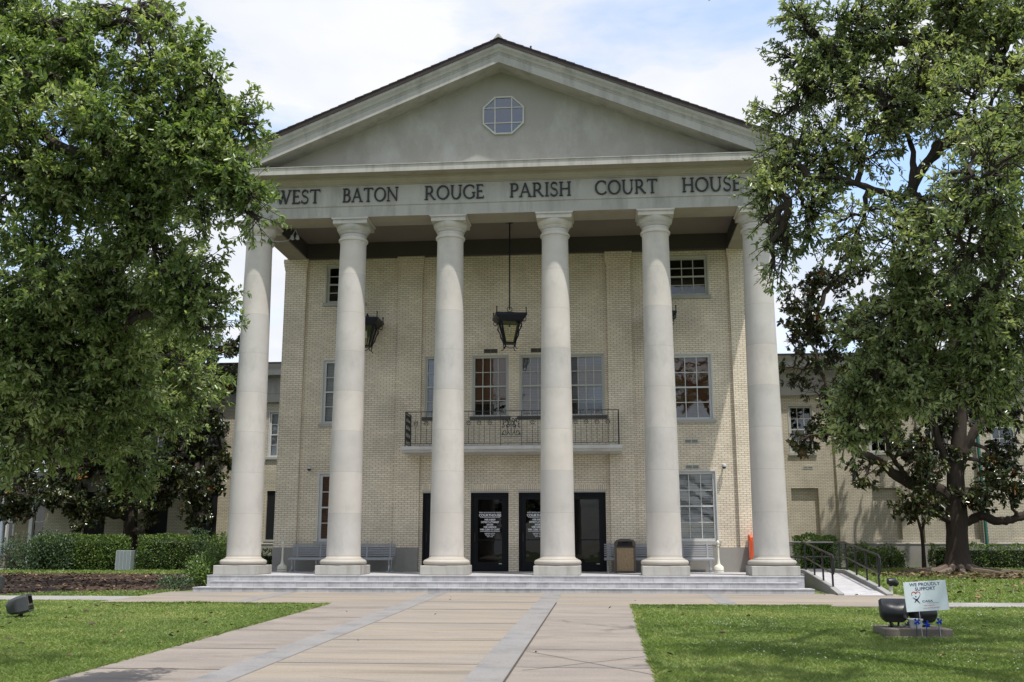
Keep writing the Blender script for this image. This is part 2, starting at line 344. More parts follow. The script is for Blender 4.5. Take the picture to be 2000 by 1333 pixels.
MAT['shrub'] = leaf_mat('blue_green_shrub_leaf', (.03, .06, .025), (.055, .10, .045), (.11, .16, .08), .5, .22)
MAT['grass'] = leaf_mat('grass_blade', (.105, .165, .036), (.18, .26, .062), (.36, .37, .14), .55, .3)
MAT['litter'] = leaf_mat('fallen_leaf', (.035, .02, .012), (.10, .05, .026), (.28, .18, .10), .7, .05)
MAT['clover'] = M('white_clover_flower', (.5, .5, .44), .8, .05, 3, bmp=0)
MAT['bark'] = M('oak_bark', (.034, .028, .022), .95, .35, 3, stretch=(3, 3, .7), fine=24, bmp=.9)
MAT['bark_mag'] = M('magnolia_bark', (.040, .030, .023), .95, .35, 3, stretch=(3, 3, .7), fine=20, bmp=.9)
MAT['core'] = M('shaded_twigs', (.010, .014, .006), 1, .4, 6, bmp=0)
MAT['root'] = M('pale_root_bark', (.13, .10, .075), .95, .3, 4, bmp=.8)

# ================================================================== ground, paths
def sheet(name, poly, mat, dz, kind='structure'):
    mb = MB(); n = len(poly); mb.add([(x, y, gz(y) + dz) for x, y in poly], [tuple(range(n))]); return struct(name, mb, mat, kind)
g = MB(); g.add([(x, y, gz(max(min(y, 40), -60)) ) for y in (-400, -60, 40, 900) for x in (-900, 900)], [(0, 1, 3, 2), (2, 3, 5, 4), (4, 5, 7, 6)])
struct('ground', g, MAT['ground'])
PX0, PX1 = -3.42, 3.58                                   # edges of the main path
def slab(name, x0, x1, y0, y1, mat, dz=.02):
    mb = MB(); vs = [(x, y, gz(y) + d) for d in (-.15, dz) for y in (y0, y1) for x in (x0, x1)]
    mb.add(vs, [(0, 2, 3, 1), (4, 5, 7, 6), (0, 1, 5, 4), (2, 6, 7, 3), (0, 4, 6, 2), (1, 3, 7, 5)]); return struct(name, mb, mat)
slab('path_centre', -1.30, 1.33, -60, -6.0, MAT['pave'])
slab('path_border', PX0, -1.30, -60, -6.0, MAT['pave_side']); slab('path_border', 1.33, PX1, -60, -6.0, MAT['pave_side'])
slab('plaza_paving', -9.1, 10.5, -6.0, -1.6, MAT['pave'])
for x0, x1 in ((-1.78, -1.31), (1.34, 1.80)): sheet('path_band', [(x0, -60), (x1, -60), (x1, -1.72), (x0, -1.72)], MAT['band'], .025)
for y in (-5.15, -7.4, -10.6, -13.5, -16.3, -19.2, -22.2): sheet('path_band', [(-1.30, y - .09), (1.33, y - .09), (1.33, y + .09), (-1.30, y + .09)], MAT['band_faint'], .0245)
sheet('path_band', [(5.55, -6), (5.95, -6), (5.95, -1.72), (5.55, -1.72)], MAT['band'], .0245)
sheet('path_band', [(-5.9, -6), (-5.5, -6), (-5.5, -1.72), (-5.9, -1.72)], MAT['band'], .0245)
for y in (-7.2, -9.6, -12.2, -14.9, -17.1, -19.6): sheet('path_joint', [(PX0, y - .013), (-1.79, y - .013), (-1.79, y + .013), (PX0, y + .013)], MAT['joint'], .0237)
for y in (-5.95, -14.7, -16.6): sheet('path_joint', [(1.82, y - .009), (PX1, y - .009), (PX1, y + .009), (1.82, y + .009)], MAT['joint'], .0237)
sheet('path_joint', [(1.805, -60), (1.83, -60), (1.83, -5.3), (1.805, -5.3)], MAT['joint'], .0262)
def hair(a, b, w=.007):
    a, b = Vector(a), Vector(b); n = Vector((-(b - a).y, (b - a).x)).normalized() * w; pts = [a.lerp(b, t) + n * random.uniform(-2, 2) for t in np.linspace(0, 1, 9)]
    sheet('path_joint', [tuple(p + n) for p in pts] + [tuple(p - n) for p in pts[::-1]], MAT['joint'], .0245)
hair((1.84, -14.9), (3.56, -17.2)); hair((1.95, -16.9), (3.5, -15.4)); hair((-3.3, -10.9), (-1.85, -11.2), .005); hair((-1.2, -11.9), (.2, -12.4), .004); hair((2.0, -9.0), (3.5, -9.3), .005); hair((-.4, -17.6), (1.2, -18.3), .004)
for x in (PX0, PX1): sheet('path_edge_soil', [(x - .03, -60), (x + .03, -60), (x + .03, -6.0), (x - .03, -6.0)], MAT['mulch'], .006)
slab('sidewalk', -60, -9.1, -5.0, -3.5, MAT['walk'], .015); slab('sidewalk', 10.5, 60, -5.9, -4.6, MAT['walk'], .015)
slab('path_edge_kerb', 7.9, 10.6, -6.25, -6.0, MAT['cblock'], .03)
sheet('mulch_bed', [(-30, -2.9), (-9.3, -2.9), (-8.9, -.2), (-8.9, 6), (-13, 9.6), (-22, 10), (-30, 8)], MAT['mulch'], .012)
sheet('mulch_bed', [(12.4, 8.6), (14.5, 6.6), (18, 6.0), (22, 7.0), (26, 8.2), (26, 11.2), (21, 13.2), (16, 13.6), (12.6, 11.6)], MAT['mulch'], .012)

# ================================================================== courthouse
CH = thing('courthouse', 'cream brick courthouse with a pedimented portico of six tall stone columns', 'courthouse', (0, 4, 0))
YW = 4.06
def wall_faces(mb, x0, x1, z0, z1, yf, depth, holes):
    xs = sorted({x0, x1, *[h[0] for h in holes], *[h[1] for h in holes]}); zs = sorted({z0, z1, *[h[2] for h in holes], *[h[3] for h in holes]})
    for i in range(len(xs) - 1):
        for k in range(len(zs) - 1):
            cx, cz = (xs[i] + xs[i + 1]) / 2, (zs[k] + zs[k + 1]) / 2
            if any(h[0] < cx < h[1] and h[2] < cz < h[3] for h in holes): continue
            mb.quad((xs[i], yf, zs[k]), (xs[i + 1], yf, zs[k]), (xs[i + 1], yf, zs[k + 1]), (xs[i], yf, zs[k + 1]))
    for a, b, c, d in holes:
        yb = yf + depth
        mb.quad((a, yf, c), (a, yf, d), (a, yb, d), (a, yb, c)); mb.quad((b, yf, c), (b, yb, c), (b, yb, d), (b, yf, d))
        mb.quad((a, yf, d), (b, yf, d), (b, yb, d), (a, yb, d)); mb.quad((a, yf, c), (a, yb, c), (b, yb, c), (b, yf, c))
CW = [(-3.01, -1.83), (-1.39, -.22), (.22, 1.39), (1.83, 3.01)]
BAY = [(-6.57, -5.25), (5.25, 6.57)]
DOORS = [(-3.05, -1.79), (-1.44, -.18), (.15, 1.41), (1.75, 3.01)]
holes = [(a, b, 5.08, 7.14) for a, b in CW] + [(a, b, c, d) for a, b in BAY for c, d in ((.97, 3.2), (4.90, 7.08), (9.11, 10.47))] + [(a, b, .004, 2.56) for a, b in DOORS]
mb = MB(); wall_faces(mb, -8.02, 8.02, -.5, 10.9, YW, .28, holes)
for s in (-1, 1):
    for a, b in ((3.16, 3.99), (7.27, 8.035)):
        x0, x1 = sorted((s * a, s * b)); z0 = .772
        mb.box(x0, x1, 3.94, YW + .02, z0 if a > 3.2 or True else 0, 10.30)
        for k, e in enumerate((.02, .04, .055)): mb.box(x0 - e, x1 + e, 3.94 - e, YW + .02, 10.30 + k * .12, 10.42 + k * .12 + (.02 if k == 2 else 0))
    mb.quad((s * 8.02, YW, -.5), (s * 8.02, 24, -.5), (s * 8.02, 24, 10.9), (s * 8.02, YW, 10.9))
mb.build('wall', MAT['brick'], CH)
mb = MB()
for a, b in DOORS: mb.box(a - .02, b + .02, YW - .004, YW + .05, 2.60, 2.805)
mb.build('soldier_course', MAT['brick_soldier'], CH)
mb = MB()
for a, b in DOORS: mb.box(a - .01, b + .01, YW - .012, YW + .2, 2.545, 2.60)
mb.build('door_lintel', MAT['sill'], CH)
for s in (-1, 1):
    mb = MB(); x0, x1 = sorted((s * 3.16, s * 8.04)); mb.box(x0, x1, 3.925, YW + .01, -.02, .772)
    x0, x1 = sorted((s * 8.021, s * 8.045)); mb.box(x0, x1, 3.93, 24, -.5, .772)
    mb.build('concrete_base', MAT['dado'], CH)
mb = MB(); mb.box(-7.95, 7.95, 5.2, 5.3, -.4, 10.9)
for z in (3.6, 8.3): mb.box(-7.95, 7.95, YW + .3, 5.2, z, z + .1)
for x in (-4, 4): mb.box(x - .05, x + .05, YW + .3, 5.2, -.4, 10.9)
mb.box(-7.95, 7.95, YW + .29, 5.2, -.45, -.35); mb.build('interior_wall', MAT['dark'], CH)

def window(P, x0, x1, z0, z1, y, cols, rows, fm, blind=None, sill='sill', fw=.085, blind_to=0., sill_h=.11, sill_out=.07, name='window', lift=None):
    f = MB(); yf, yb = y + .05, y + .13
    f.box(x0, x0 + fw, yf, yb, z0, z1); f.box(x1 - fw, x1, yf, yb, z0, z1); f.box(x0 + fw, x1 - fw, yf, yb, z1 - fw, z1); f.box(x0 + fw, x1 - fw, yf, yb, z0, z0 + fw)
    # moulded outer casing
    f.box(x0 - .045, x0 - .002, y - .018, y + .06, z0, z1 + .045); f.box(x1 + .002, x1 + .045, y - .018, y + .06, z0, z1 + .045); f.box(x0 - .002, x1 + .002, y - .018, y + .06, z1 + .002, z1 + .045)
    gx0, gx1, gz0, gz1 = x0 + fw, x1 - fw, z0 + fw, z1 - fw; mid = (gz0 + gz1) / 2
    for i in range(1, cols):
        x = gx0 + (gx1 - gx0) * i / cols; f.box(x - .013, x + .013, yf + .022, yb - .012, gz0, gz1)
    for k in range(1, rows):
        z = gz0 + (gz1 - gz0) * k / rows; h = .026 if abs(z - mid) < .02 else .013; f.box(gx0, gx1, yf + (.008 if h > .02 else .024), yb - .01, z - h, z + h)
    fr = f.build(name, fm, P)
    p = MB(); p.quad((gx0, yb - .02, gz0), (gx1, yb - .02, gz0), (gx1, yb - .02, gz1), (gx0, yb - .02, gz1)); p.build('pane', MAT['glass'], fr)
    if blind:
        b = MB(); ztop = gz1; zb = gz0 + (gz1 - gz0) * blind_to; k = 0; z = ztop
        while z > zb:
            sag = .012 * math.sin(k * 1.7 + x0) if lift else 0
            b.add([(gx0, y + .17, z), (gx1, y + .17, z + sag), (gx1, y + .195, z - .043 + sag), (gx0, y + .195, z - .043)], [(0, 1, 2, 3)]); z -= .052; k += 1
        b.build('blind', blind, fr)
    if sill:
        s = MB(); s.box(x0 - .10, x1 + .10, y - sill_out, y + .05, z0 - sill_h, z0 - .002); s.build('sill', MAT[sill], fr)
    return fr
bl = ['blind_g', 'blind_br', 'blind_g', 'blind_g']; bt = [0, .2, .05, .22]
for (a, b), m, t_ in zip(CW, bl, bt): window(CH, a, b, 5.08, 7.14, YW, 4, 4, MAT['wframe'], MAT[m], 'sill_dk', .06, t_)
for a, b in BAY:
    window(CH, a, b, .97, 3.2, YW, 3, 4, MAT['wframe_w'], MAT['blind_w'] if a > 0 else MAT['blind_br'], 'sill', lift=True, blind_to=0)
    window(CH, a, b, 4.90, 7.08, YW, 3, 4, MAT['wframe_w'], MAT['blind_br'] if a > 0 else MAT['blind_w'], 'sill', blind_to=.03)
    window(CH, a, b, 9.11, 10.47, YW, 3, 4, MAT['wframe'], None, 'sill')
def text_mesh(lines, name, mat, parent, y, cx, flip=1, extr=.002, bold=.0, sx=1):
    """lines: (text, centre z, cap height); letters stand in the plane y, facing -y"""
    mesh = []
    for s, z, h in lines:
        cu = bpy.data.curves.new('text', 'FONT'); cu.body = s; cu.align_x = 'CENTER'; cu.size = h / .70; cu.extrude = extr; cu.offset = bold * h; cu.resolution_u = 3
        o = bpy.data.objects.new('text', cu); COL.objects.link(o); bpy.context.view_layer.update()
        me = bpy.data.meshes.new_from_object(o.evaluated_get(bpy.context.evaluated_depsgraph_get())); bpy.data.objects.remove(o)
        me.transform(Matrix.Translation((cx, y, z - h / 2)) @ Matrix.Rotation(math.pi / 2, 4, 'X') @ Matrix.Diagonal((sx, 1, 1, 1))); mesh.append(me)
    v = []; f = []
    for me in mesh:
        o = len(v); v += [tuple(p.co) for p in me.vertices]; f += [tuple(o + i for i in p.vertices) for p in me.polygons]; bpy.data.meshes.remove(me)
    q = MB(); q.add(v, f); return q.build(name, mat, parent)
for i, (a, b) in enumerate(DOORS):
    f = MB(); y0, y1 = YW + .10, YW + .16; z1 = 2.545
    f.box(a, a + .07, y0 - .03, y1 + .04, .01, z1); f.box(b - .07, b, y0 - .03, y1 + .04, .01, z1); f.box(a + .07, b - .07, y0 - .03, y1 + .04, z1 - .09, z1)
    f.box(a + .075, a + .23, y0, y1, .02, z1 - .095); f.box(b - .23, b - .075, y0, y1, .02, z1 - .095)
    f.box(a + .23, b - .23, y0, y1, z1 - .22, z1 - .095); f.box(a + .23, b - .23, y0, y1, .02, .30); f.box(a + .23, b - .23, y0 - .005, y1, 1.0, 1.03)
    d = f.build('door', MAT['black'], CH)
    p = MB(); p.quad((a + .23, y0 + .03, .30), (b - .23, y0 + .03, .30), (b - .23, y0 + .03, z1 - .22), (a + .23, y0 + .03, z1 - .22)); p.build('pane', MAT['glass_dk'], d)
    h = MB(); h.box(a + .12, a + .16, y0 - .05, y0 - .03, .95, 1.25); h.box(a + .125, a + .155, y0 - .032, y0, .96, .99); h.box(a + .125, a + .155, y0 - .032, y0, 1.21, 1.24); h.build('handle', MAT['rail_blk'], d)
    k = MB(); k.box(b - .33, b - .23, y0 - .02, y0, .235, .26); k.build('door_stop', MAT['steel'], d)
    if i in (1, 2):
        cx = (a + b) / 2
        text_mesh([('WEST BATON ROUGE PARISH', 1.90, .042)], 'door_lettering', MAT['white_print'], d, y0 + .026, cx, bold=.012, sx=.90, extr=.001)
        text_mesh([('COURTHOUSE', 1.815, .078)], 'door_lettering', MAT['white_print'], d, y0 + .026, cx, bold=.03, sx=1.0, extr=.001)
        for t_, z, h, bo, sx in (('WBR SHERIFF', 1.67, .055, .03, .78), ('DISTRICT ATTORNEY', 1.59, .055, .03, .78), ('JUDGES', 1.51, .055, .03, .78), ('WBR ASSESSOR', 1.43, .055, .03, .78), ('WBR CLERK OF COURT', 1.35, .055, .03, .78), ('BUSINESS HOURS', 1.225, .035, .015, .9), ('Monday - Friday', 1.175, .035, .015, .9), ('8:30 - 4:30', 1.125, .035, .015, .9)):
            text_mesh([(t_, z, h)], 'door_lettering', MAT['white_print'], d, y0 + .026, cx, bold=bo, sx=sx, extr=.001)
        for z in (1.742, 1.285): r = MB(); r.box(cx - .33, cx + .33, y0 + .024, y0 + .028, z, z + .012); r.build('door_rule', MAT['white_print'], d)
def vent(P, x0, x1, z0, z1, y, dark=False):
    m = MB(); m.box(x0, x1, y - .012, y + .02, z0, z0 + .018); m.box(x0, x1, y - .012, y + .02, z1 - .018, z1)
    xm = (x0 + x1) / 2
    for x in (x0, xm - .012, x1 - .024): m.box(x, x + .024, y - .0125, y + .02, z0 + .001, z1 - .001)
    n = 4
    for k in range(1, n + 1):
        z = z0 + (z1 - z0) * k / (n + 1); m.box(x0 + .02, x1 - .02, y - .008, y + .01, z - .006, z + .006)
    o = m.build('vent', MAT['cblock' if dark else 'wframe'], P)
    q = MB(); q.box(x0 + .01, x1 - .01, y - .004, y + .01, z0 + .01, z1 - .01); q.build('vent_back', MAT['dark'], o)
for s in (-1, 1):
    for z0, z1 in ((4.12, 4.26), (3.28, 3.42)): vent(CH, *sorted((s * 5.62, s * 6.07)), z0, z1, YW)
vent(CH, -1.03, -.56, 7.24, 7.39, YW, True); vent(CH, .57, 1.04, 7.24, 7.39, YW, True)

# columns
prof_shaft = [(.555, .455), (.53, .465), (.505, .49), (.495, .53), (.492, .8)] + [(.49 - .09 * ((z - .8) / 9.0) ** 1.35, z) for z in np.linspace(1.2, 9.8, 12)] + [(.402, 9.95), (.415, 10.0), (.445, 10.015), (.452, 10.05), (.445, 10.085), (.41, 10.095), (.402, 10.12), (.402, 10.22)]
sh = MB(); sh.lathe(prof_shaft, n=56)
cp = MB(); cp.lathe([(.402, 10.221), (.43, 10.235), (.43, 10.265), (.445, 10.27), (.445, 10.30), (.455, 10.305), (.49, 10.35), (.515, 10.40), (.528, 10.45), (.525, 10.485)], n=56)
ab = MB(); ab.box(-.53, .53, -.53, .53, 10.486, 10.61); ab.prism([(-.53, 10.61), (-.565, 10.635), (-.57, 10.636), (-.57, 10.668), (.57, 10.668), (.57, 10.636), (.565, 10.635), (.53, 10.61)], -.57, .57)
ba = MB(); ba.lathe([(.58, .264)] + [(.575 + .1 * math.cos(a), .347 + .083 * math.sin(a)) for a in np.linspace(-1.45, 1.45, 14)] + [(.575, .431), (.57, .455)], n=56)
pl = MB(); pl.box(-.654, .654, -.654, .654, .003, .263)
for i, x in enumerate((-7.625, -4.635, -1.6, 1.61, 4.64, 7.625)):
    if i == 0:
        c0 = sh.build('column', MAT['column'], CH, True)
        ch = [cp.build('capital', MAT['column'], c0, True), ab.build('abacus', MAT['column'], c0, False, .008), ba.build('base_moulding', MAT['column'], c0, True), pl.build('plinth', MAT['trim_lt'], c0, False, .015)]
        proto_i = c0.matrix_parent_inverse.copy(); c0.location = (x, 0, 0)
    else:
        c = copy_tree(c0, CH); c.location = (x, 0, 0); c.rotation_euler = (0, 0, math.pi * (i % 2))

# entablature
def sweep3(mb, prof, X=7.92, Y=.55, back=24):
    rows = [[(-(X + o), back, z), (-(X + o), -(Y + o), z), (X + o, -(Y + o), z), (X + o, back, z)] for o, z in prof]
    for p, q in zip(rows, rows[1:]):
        for i in range(3): mb.quad(p[i], p[i + 1], q[i + 1], q[i])
E_ = MB(); sweep3(E_, [(0, 10.67), (0, 11.0), (.028, 11.02), (.03, 11.03), (.03, 11.655)])
ent = E_.build('entablature', MAT['trim'], CH)
q = MB(); q.box(-7.918, 7.918, -.545, .40, 10.671, 11.6)
for s in (-1, 1): q.box(*sorted((s * 7.918, s * 7.27)), .40, 3.93, 10.6715, 11.6)
for s in (-1, 1): q.box(*sorted((s * 7.918, s * 7.5)), 4.1, 24, 10.672, 11.6)
q.build('beam', MAT['soffit'], ent)
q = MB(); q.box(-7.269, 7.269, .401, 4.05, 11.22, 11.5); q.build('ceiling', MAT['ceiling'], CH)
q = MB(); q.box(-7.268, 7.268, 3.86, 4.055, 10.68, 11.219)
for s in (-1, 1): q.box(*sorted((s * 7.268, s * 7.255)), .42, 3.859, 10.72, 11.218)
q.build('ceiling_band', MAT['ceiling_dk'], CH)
q = MB(); sweep3(q, [(.03, 11.655), (.06, 11.665), (.065, 11.69), (.10, 11.70), (.13, 11.73), (.18, 11.765), (.215, 11.80), (.22, 11.84), (.245, 11.845), (.25, 11.875), (.60, 11.88)]); q.build('bed_moulding', MAT['soffit'], ent)
q = MB(); sweep3(q, [(.60, 11.88), (.60, 12.085), (.625, 12.095), (.625, 12.115), (-.02, 12.17)]); q.build('cornice', MAT['trim_lt'], ent)
SL = .415
def rake(mb, prof, X=8.58):
    rows = []
    for y, za in prof:
        f = lambda x: max(za - SL * abs(x), 12.112)
        xk = min((za - 12.112) / SL, X - .01)
        rows.append([(x, y, f(x)) for x in (-X, -xk, 0, xk, X)])
    for p, q_ in zip(rows, rows[1:]):
        for i in range(4): mb.quad(p[i], p[i + 1], q_[i + 1], q_[i])
q = MB(); rake(q, [(-.45, 15.29), (-1.19, 15.27), (-1.19, 15.52), (-1.205, 15.53), (-1.205, 15.555), (-1.19, 15.565), (-1.205, 15.575), (-1.205, 15.60), (-1.225, 15.61), (-1.25, 15.68), (-1.30, 15.75), (-1.31, 15.83)])
for s in (-1, 1): q.quad((s * 8.575, -1.29, 12.10), (s * 8.575, 24, 12.10), (s * 8.575, 24, 12.30), (s * 8.575, -1.29, 12.30))
gc = q.build('gable_cornice', MAT['trim'], CH)
q = MB(); q.prism([(-8.0, 12.12), (8.0, 12.12), (0, 15.45)], -.47, -.30); tym = q.build('tympanum', MAT['tymp'], CH)
# roof: two shingled slopes with a brown edge
q = MB()
for s in (-1, 1): q.prism([(0, 15.83), (s * 8.72, 15.83 - SL * 8.72), (s * 8.72, 15.83 - SL * 8.72 + .13), (0, 15.96)], -1.335, 24)
roof = q.build('roof', MAT['roof_edge'], CH)
q = MB()
nst = 34
for s in (-1, 1):
    for k in range(nst):
        a, b = 8.78 * k / nst, 8.78 * (k + 1) / nst
        q.prism([(s * a, 15.963 - SL * a), (s * b, 15.963 - SL * b), (s * b, 15.963 - SL * b + .052), (s * a, 15.963 - SL * a + .036)], -1.36 + .012 * random.random(), 24)
q.build('shingles', MAT['roof'], roof)
q = MB(); q.prism([(-.16, 15.93), (0, 16.0), (.16, 15.93), (.02, 16.10), (-.02, 16.10)], -1.385, -1.0); q.build('ridge_cap', MAT['sill'], roof)
q = MB(); q.tube([(.98, -1.2, 15.5), (.98, -1.2, 15.70)], .02); q.tube([(.98, -1.2, 15.70), (.98, -1.2, 15.74)], .03); q.build('vent_pipe', MAT['rail_blk'], roof)
# octagonal window in the pediment
ocx, ocz, ow, oh = .075, 13.83, .64, .62; k1 = .27
octo = [(-k1, oh), (k1, oh), (ow, k1), (ow, -k1), (k1, -oh), (-k1, -oh), (-ow, -k1), (-ow, k1)]
q = MB()
for i in range(8):
    a, b = octo[i], octo[(i + 1) % 8]; sc = .93
    pa, pb = (ocx + a[0], ocz + a[1]), (ocx + b[0], ocz + b[1]); ia, ib = (ocx + a[0] * sc, ocz + a[1] * sc), (ocx + b[0] * sc, ocz + b[1] * sc)
    q.prism([pa, pb, ib, ia], -.53, -.471)
for x in (-k1 * .96, k1 * .96): q.box(ocx + x - .016, ocx + x + .016, -.52, -.474, ocz - oh * .95, ocz + oh * .95)
for z in (-k1 * .92, k1 * .92): q.box(ocx - ow * .95, ocx + ow * .95, -.518, -.475, ocz + z - .014, ocz + z + .014)
ow_ = q.build('octagonal_window', MAT['wframe'], CH)
q = MB(); q.add([(ocx + a * .95, -.495, ocz + b * .95) for a, b in octo], [tuple(range(8))[::-1]]); q.build('pane', glass_mat('pediment_glass', (.75, .85, 1.0), 2.2), ow_)
q = MB(); q.add([(ocx + a * .95, -.476, ocz + b * .95) for a, b in octo], [tuple(range(8))[::-1]]); q.build('blind', M('dim_interior_panel', (.13, .155, .20), .7, .1, 2, bmp=0), ow_)  # no blind: flat panel coloured as the dim inside behind the glass

# raised letters of the frieze ------------------------------------------------
def glyph(ch):
    st = []
    T, t = .135, .075
    def S(x0, y0, x1, y1, w): st.append(('s', x0, y0, x1, y1, w))
    def A(cx, cy, rx, ry, a0, a1, w0=T, w1=t): st.append(('a', cx, cy, rx, ry, a0, a1, w0, w1))
    def F(x, y, w=.24): st.append(('s', x - w / 2, y, x + w / 2, y, .05))
    if ch == 'W':
        S(.10, .98, .36, .02, T); S(.36, .02, .60, .90, t); S(.50, .98, .78, .02, T); S(.78, .02, 1.06, .98, t); F(.10, .975, .26); F(.50, .975, .26); F(1.06, .975, .24); return st, 1.16
    if ch in 'EF':
        S(.14, 0, .14, 1, T); S(.14, .965, .52, .965, .07); S(.14, .52, .45, .52, .065); S(.14, .04, .56, .04, .08); S(.52, .99, .52, .85, .05); S(.45, .60, .45, .44, .045); S(.55, .0, .585, .17, .055); F(.11, .975, .2); F(.11, .025, .2); return st, .60
    if ch == 'S':
        A(.30, .745, .21, .22, 25, 270, .07, .12); A(.29, .265, .235, .24, 90, -155, .07, .13); S(.49, .93, .49, .76, .05); S(.06, .24, .06, .06, .05); return st, .58
    if ch == 'T':
        S(.40, 0, .40, 1, T); S(.04, .965, .76, .965, .075); S(.05, .99, .035, .82, .05); S(.75, .99, .765, .82, .05); F(.40, .025, .28); return st, .80
    if ch in 'BRP':
        S(.14, 0, .14, 1, T); F(.11, .975, .22); F(.12, .025, .26)
        if ch == 'B':
            S(.14, .965, .33, .965, .07); S(.14, .53, .36, .53, .07); S(.14, .035, .36, .035, .07); A(.33, .75, .19, .215, 90, -90, T * .95, .07); A(.36, .28, .23, .25, 90, -90, T, .07); return st, .66
        S(.14, .965, .34, .965, .07); S(.14, .46, .34, .46, .07); A(.34, .712, .22, .25, 90, -90, T, .07)
        if ch == 'R': S(.36, .46, .72, .02, .12); S(.70, .03, .84, .025, .05); return st, .82
        return st, .60
    if ch == 'A':
        S(.10, .02, .42, .98, t); S(.42, 1.0, .78, .02, T); S(.22, .36, .66, .36, .06); F(.10, .025, .24); F(.78, .025, .28); return st, .88
    if ch == 'O': A(.48, .5, .42, .47, 0, 360, T, .08); return st, .96
    if ch == 'N': S(.12, 0, .12, 1, t); S(.10, .97, .80, .03, T); S(.80, .03, .80, 1, t); F(.10, .975, .24); F(.12, .025, .26); F(.80, .975, .26); return st, .92
    if ch == 'U': S(.14, .40, .14, 1, T); S(.74, .40, .74, 1, t); A(.44, .40, .30, .385, 180, 360, T, .08); F(.14, .975, .28); F(.74, .975, .26); return st, .88
    if ch in 'GC':
        A(.50, .5, .44, .47, 48, 318 if ch == 'C' else 325, T, .08); S(.79, .92, .80, .72, .05)
        if ch == 'G': S(.80, .44, .80, .12, T * .9); F(.80, .44, .26)
        else: S(.82, .22, .80, .15, .05)
        return st, .88
    if ch == 'I': S(.14, 0, .14, 1, T); F(.14, .975, .28); F(.14, .025, .28); return st, .28
    if ch == 'H': S(.14, 0, .14, 1, T); S(.72, 0, .72, 1, T); S(.14, .51, .72, .51, .065); [F(x, y, .28) for x in (.14, .72) for y in (.975, .025)]; return st, .86
def letter_mesh(ch, x, z, h, sx, y0, y1):
    m = MB(); st, adv = glyph(ch); k = 0
    def P(a, b): return (x + a * h * sx, z + b * h)
    for s in st:
        yf = y0 - .0012 * k; k += 1
        if s[0] == 's':
            _, xa, ya, xb, yb, w = s; d = Vector((xb - xa, yb - ya)).normalized(); n = Vector((-d.y, d.x)) * w / 2
            poly = [(xa + n.x, ya + n.y), (xa - n.x, ya - n.y), (xb - n.x, yb - n.y), (xb + n.x, yb + n.y)]
            m.prism([P(*p) for p in poly], yf, y1)
        else:
            _, cx, cy, rx, ry, a0, a1, wa, wb = s; nn = 30; ring = []
            for i in range(nn + 1):
                a = R(a0 + (a1 - a0) * i / nn); w = wb + (wa - wb) * abs(math.cos(a)); ring.append(((cx + (rx + w / 2) * math.cos(a), cy + (ry + w / 2) * math.sin(a)), (cx + (rx - w / 2) * math.cos(a), cy + (ry - w / 2) * math.sin(a))))
            for i in range(nn):
                (o0, i0), (o1, i1) = ring[i], ring[i + 1]
                vs = [(*[P(*p)[0]], yy, P(*p)[1]) for yy in (yf, y1) for p in (o0, o1, i1, i0)]
                m.add(vs, [(0, 1, 2, 3), (4, 5, 1, 0), (6, 7, 3, 2)])
    return m, adv
LZ, LH = 11.135, .44
for word, u0, u1 in (('WEST', 540, 626), ('BATON', 670, 778), ('ROUGE', 830, 945), ('PARISH', 996, 1115), ('COURT', 1162, 1284), ('HOUSE', 1332, 1446)):
    v = 372 - (u0 - 540) * .027; xa, xb = at(u0, v, -.6)[0], at(u1, v, -.6)[0]
    adv = sum(glyph(c)[1] for c in word); gap = .09; tot = (adv + gap * (len(word) - 1)) * LH; sx = (xb - xa) / tot; x = xa
    for c in word:
        m, a = letter_mesh(c, x, LZ, LH, sx, -.625, -.581); m.build('letter', MAT['letter'], ent); x += (a + gap) * LH * sx

# balcony
q = MB(); q.prism([(2.86, 3.875), (2.86, 3.985), (4.06, 3.985), (4.06, 3.80), (2.98, 3.80), (2.95, 3.86)], -3.57, 3.57, 'x'); bal = q.build('balcony', MAT['slab'], CH)
q = MB(); yr = 2.98; zt, zb = 5.12, 4.075
for z, w in ((zt, .034), (zb, .026)):
    q.bar((-3.47, yr, z), (3.47, yr, z), w, .02)
    for s in (-1, 1): q.bar((s * 3.47, yr, z), (s * 3.47, 4.0, z), w, .02)
for s in (-1, 1):
    for yy in (yr, 3.95): q.bar((s * 3.47, yy, 3.985), (s * 3.47, yy, zt), .028, .028)
def ring(m, cx, cz, r, t, y, n=16, a0=0, a1=360, r1=None):
    pts = []
    for i in range(n + 1):
        a = R(a0 + (a1 - a0) * i / n); rr = r + ((r1 if r1 is not None else r) - r) * i / n; pts.append((cx + rr * math.cos(a), y, cz + rr * math.sin(a)))
    m.tube(pts, t, 5, cap=False)
nb = 40
for i in range(1, nb):
    x = -3.47 + 6.94 * i / nb
    if abs(x) < .37: continue
    if i % 2: q.bar((x, yr, zb), (x, yr, zt), .012, .012)
    else:
        q.bar((x, yr, zb), (x, yr, 4.62), .012, .012); q.bar((x, yr, 4.86), (x, yr, zt), .010, .010); zc_ = 4.74
        ring(q, x, zc_, .055, .010, yr); ring(q, x, zc_, .028, .008, yr, 10, 0, 330, .006)
        for a in range(8): q.tube([(x + .06 * math.cos(a * .785), yr, zc_ + .06 * math.sin(a * .785)), (x + .105 * math.cos(a * .785 + .2), yr, zc_ + .105 * math.sin(a * .785 + .2))], .007, 4)
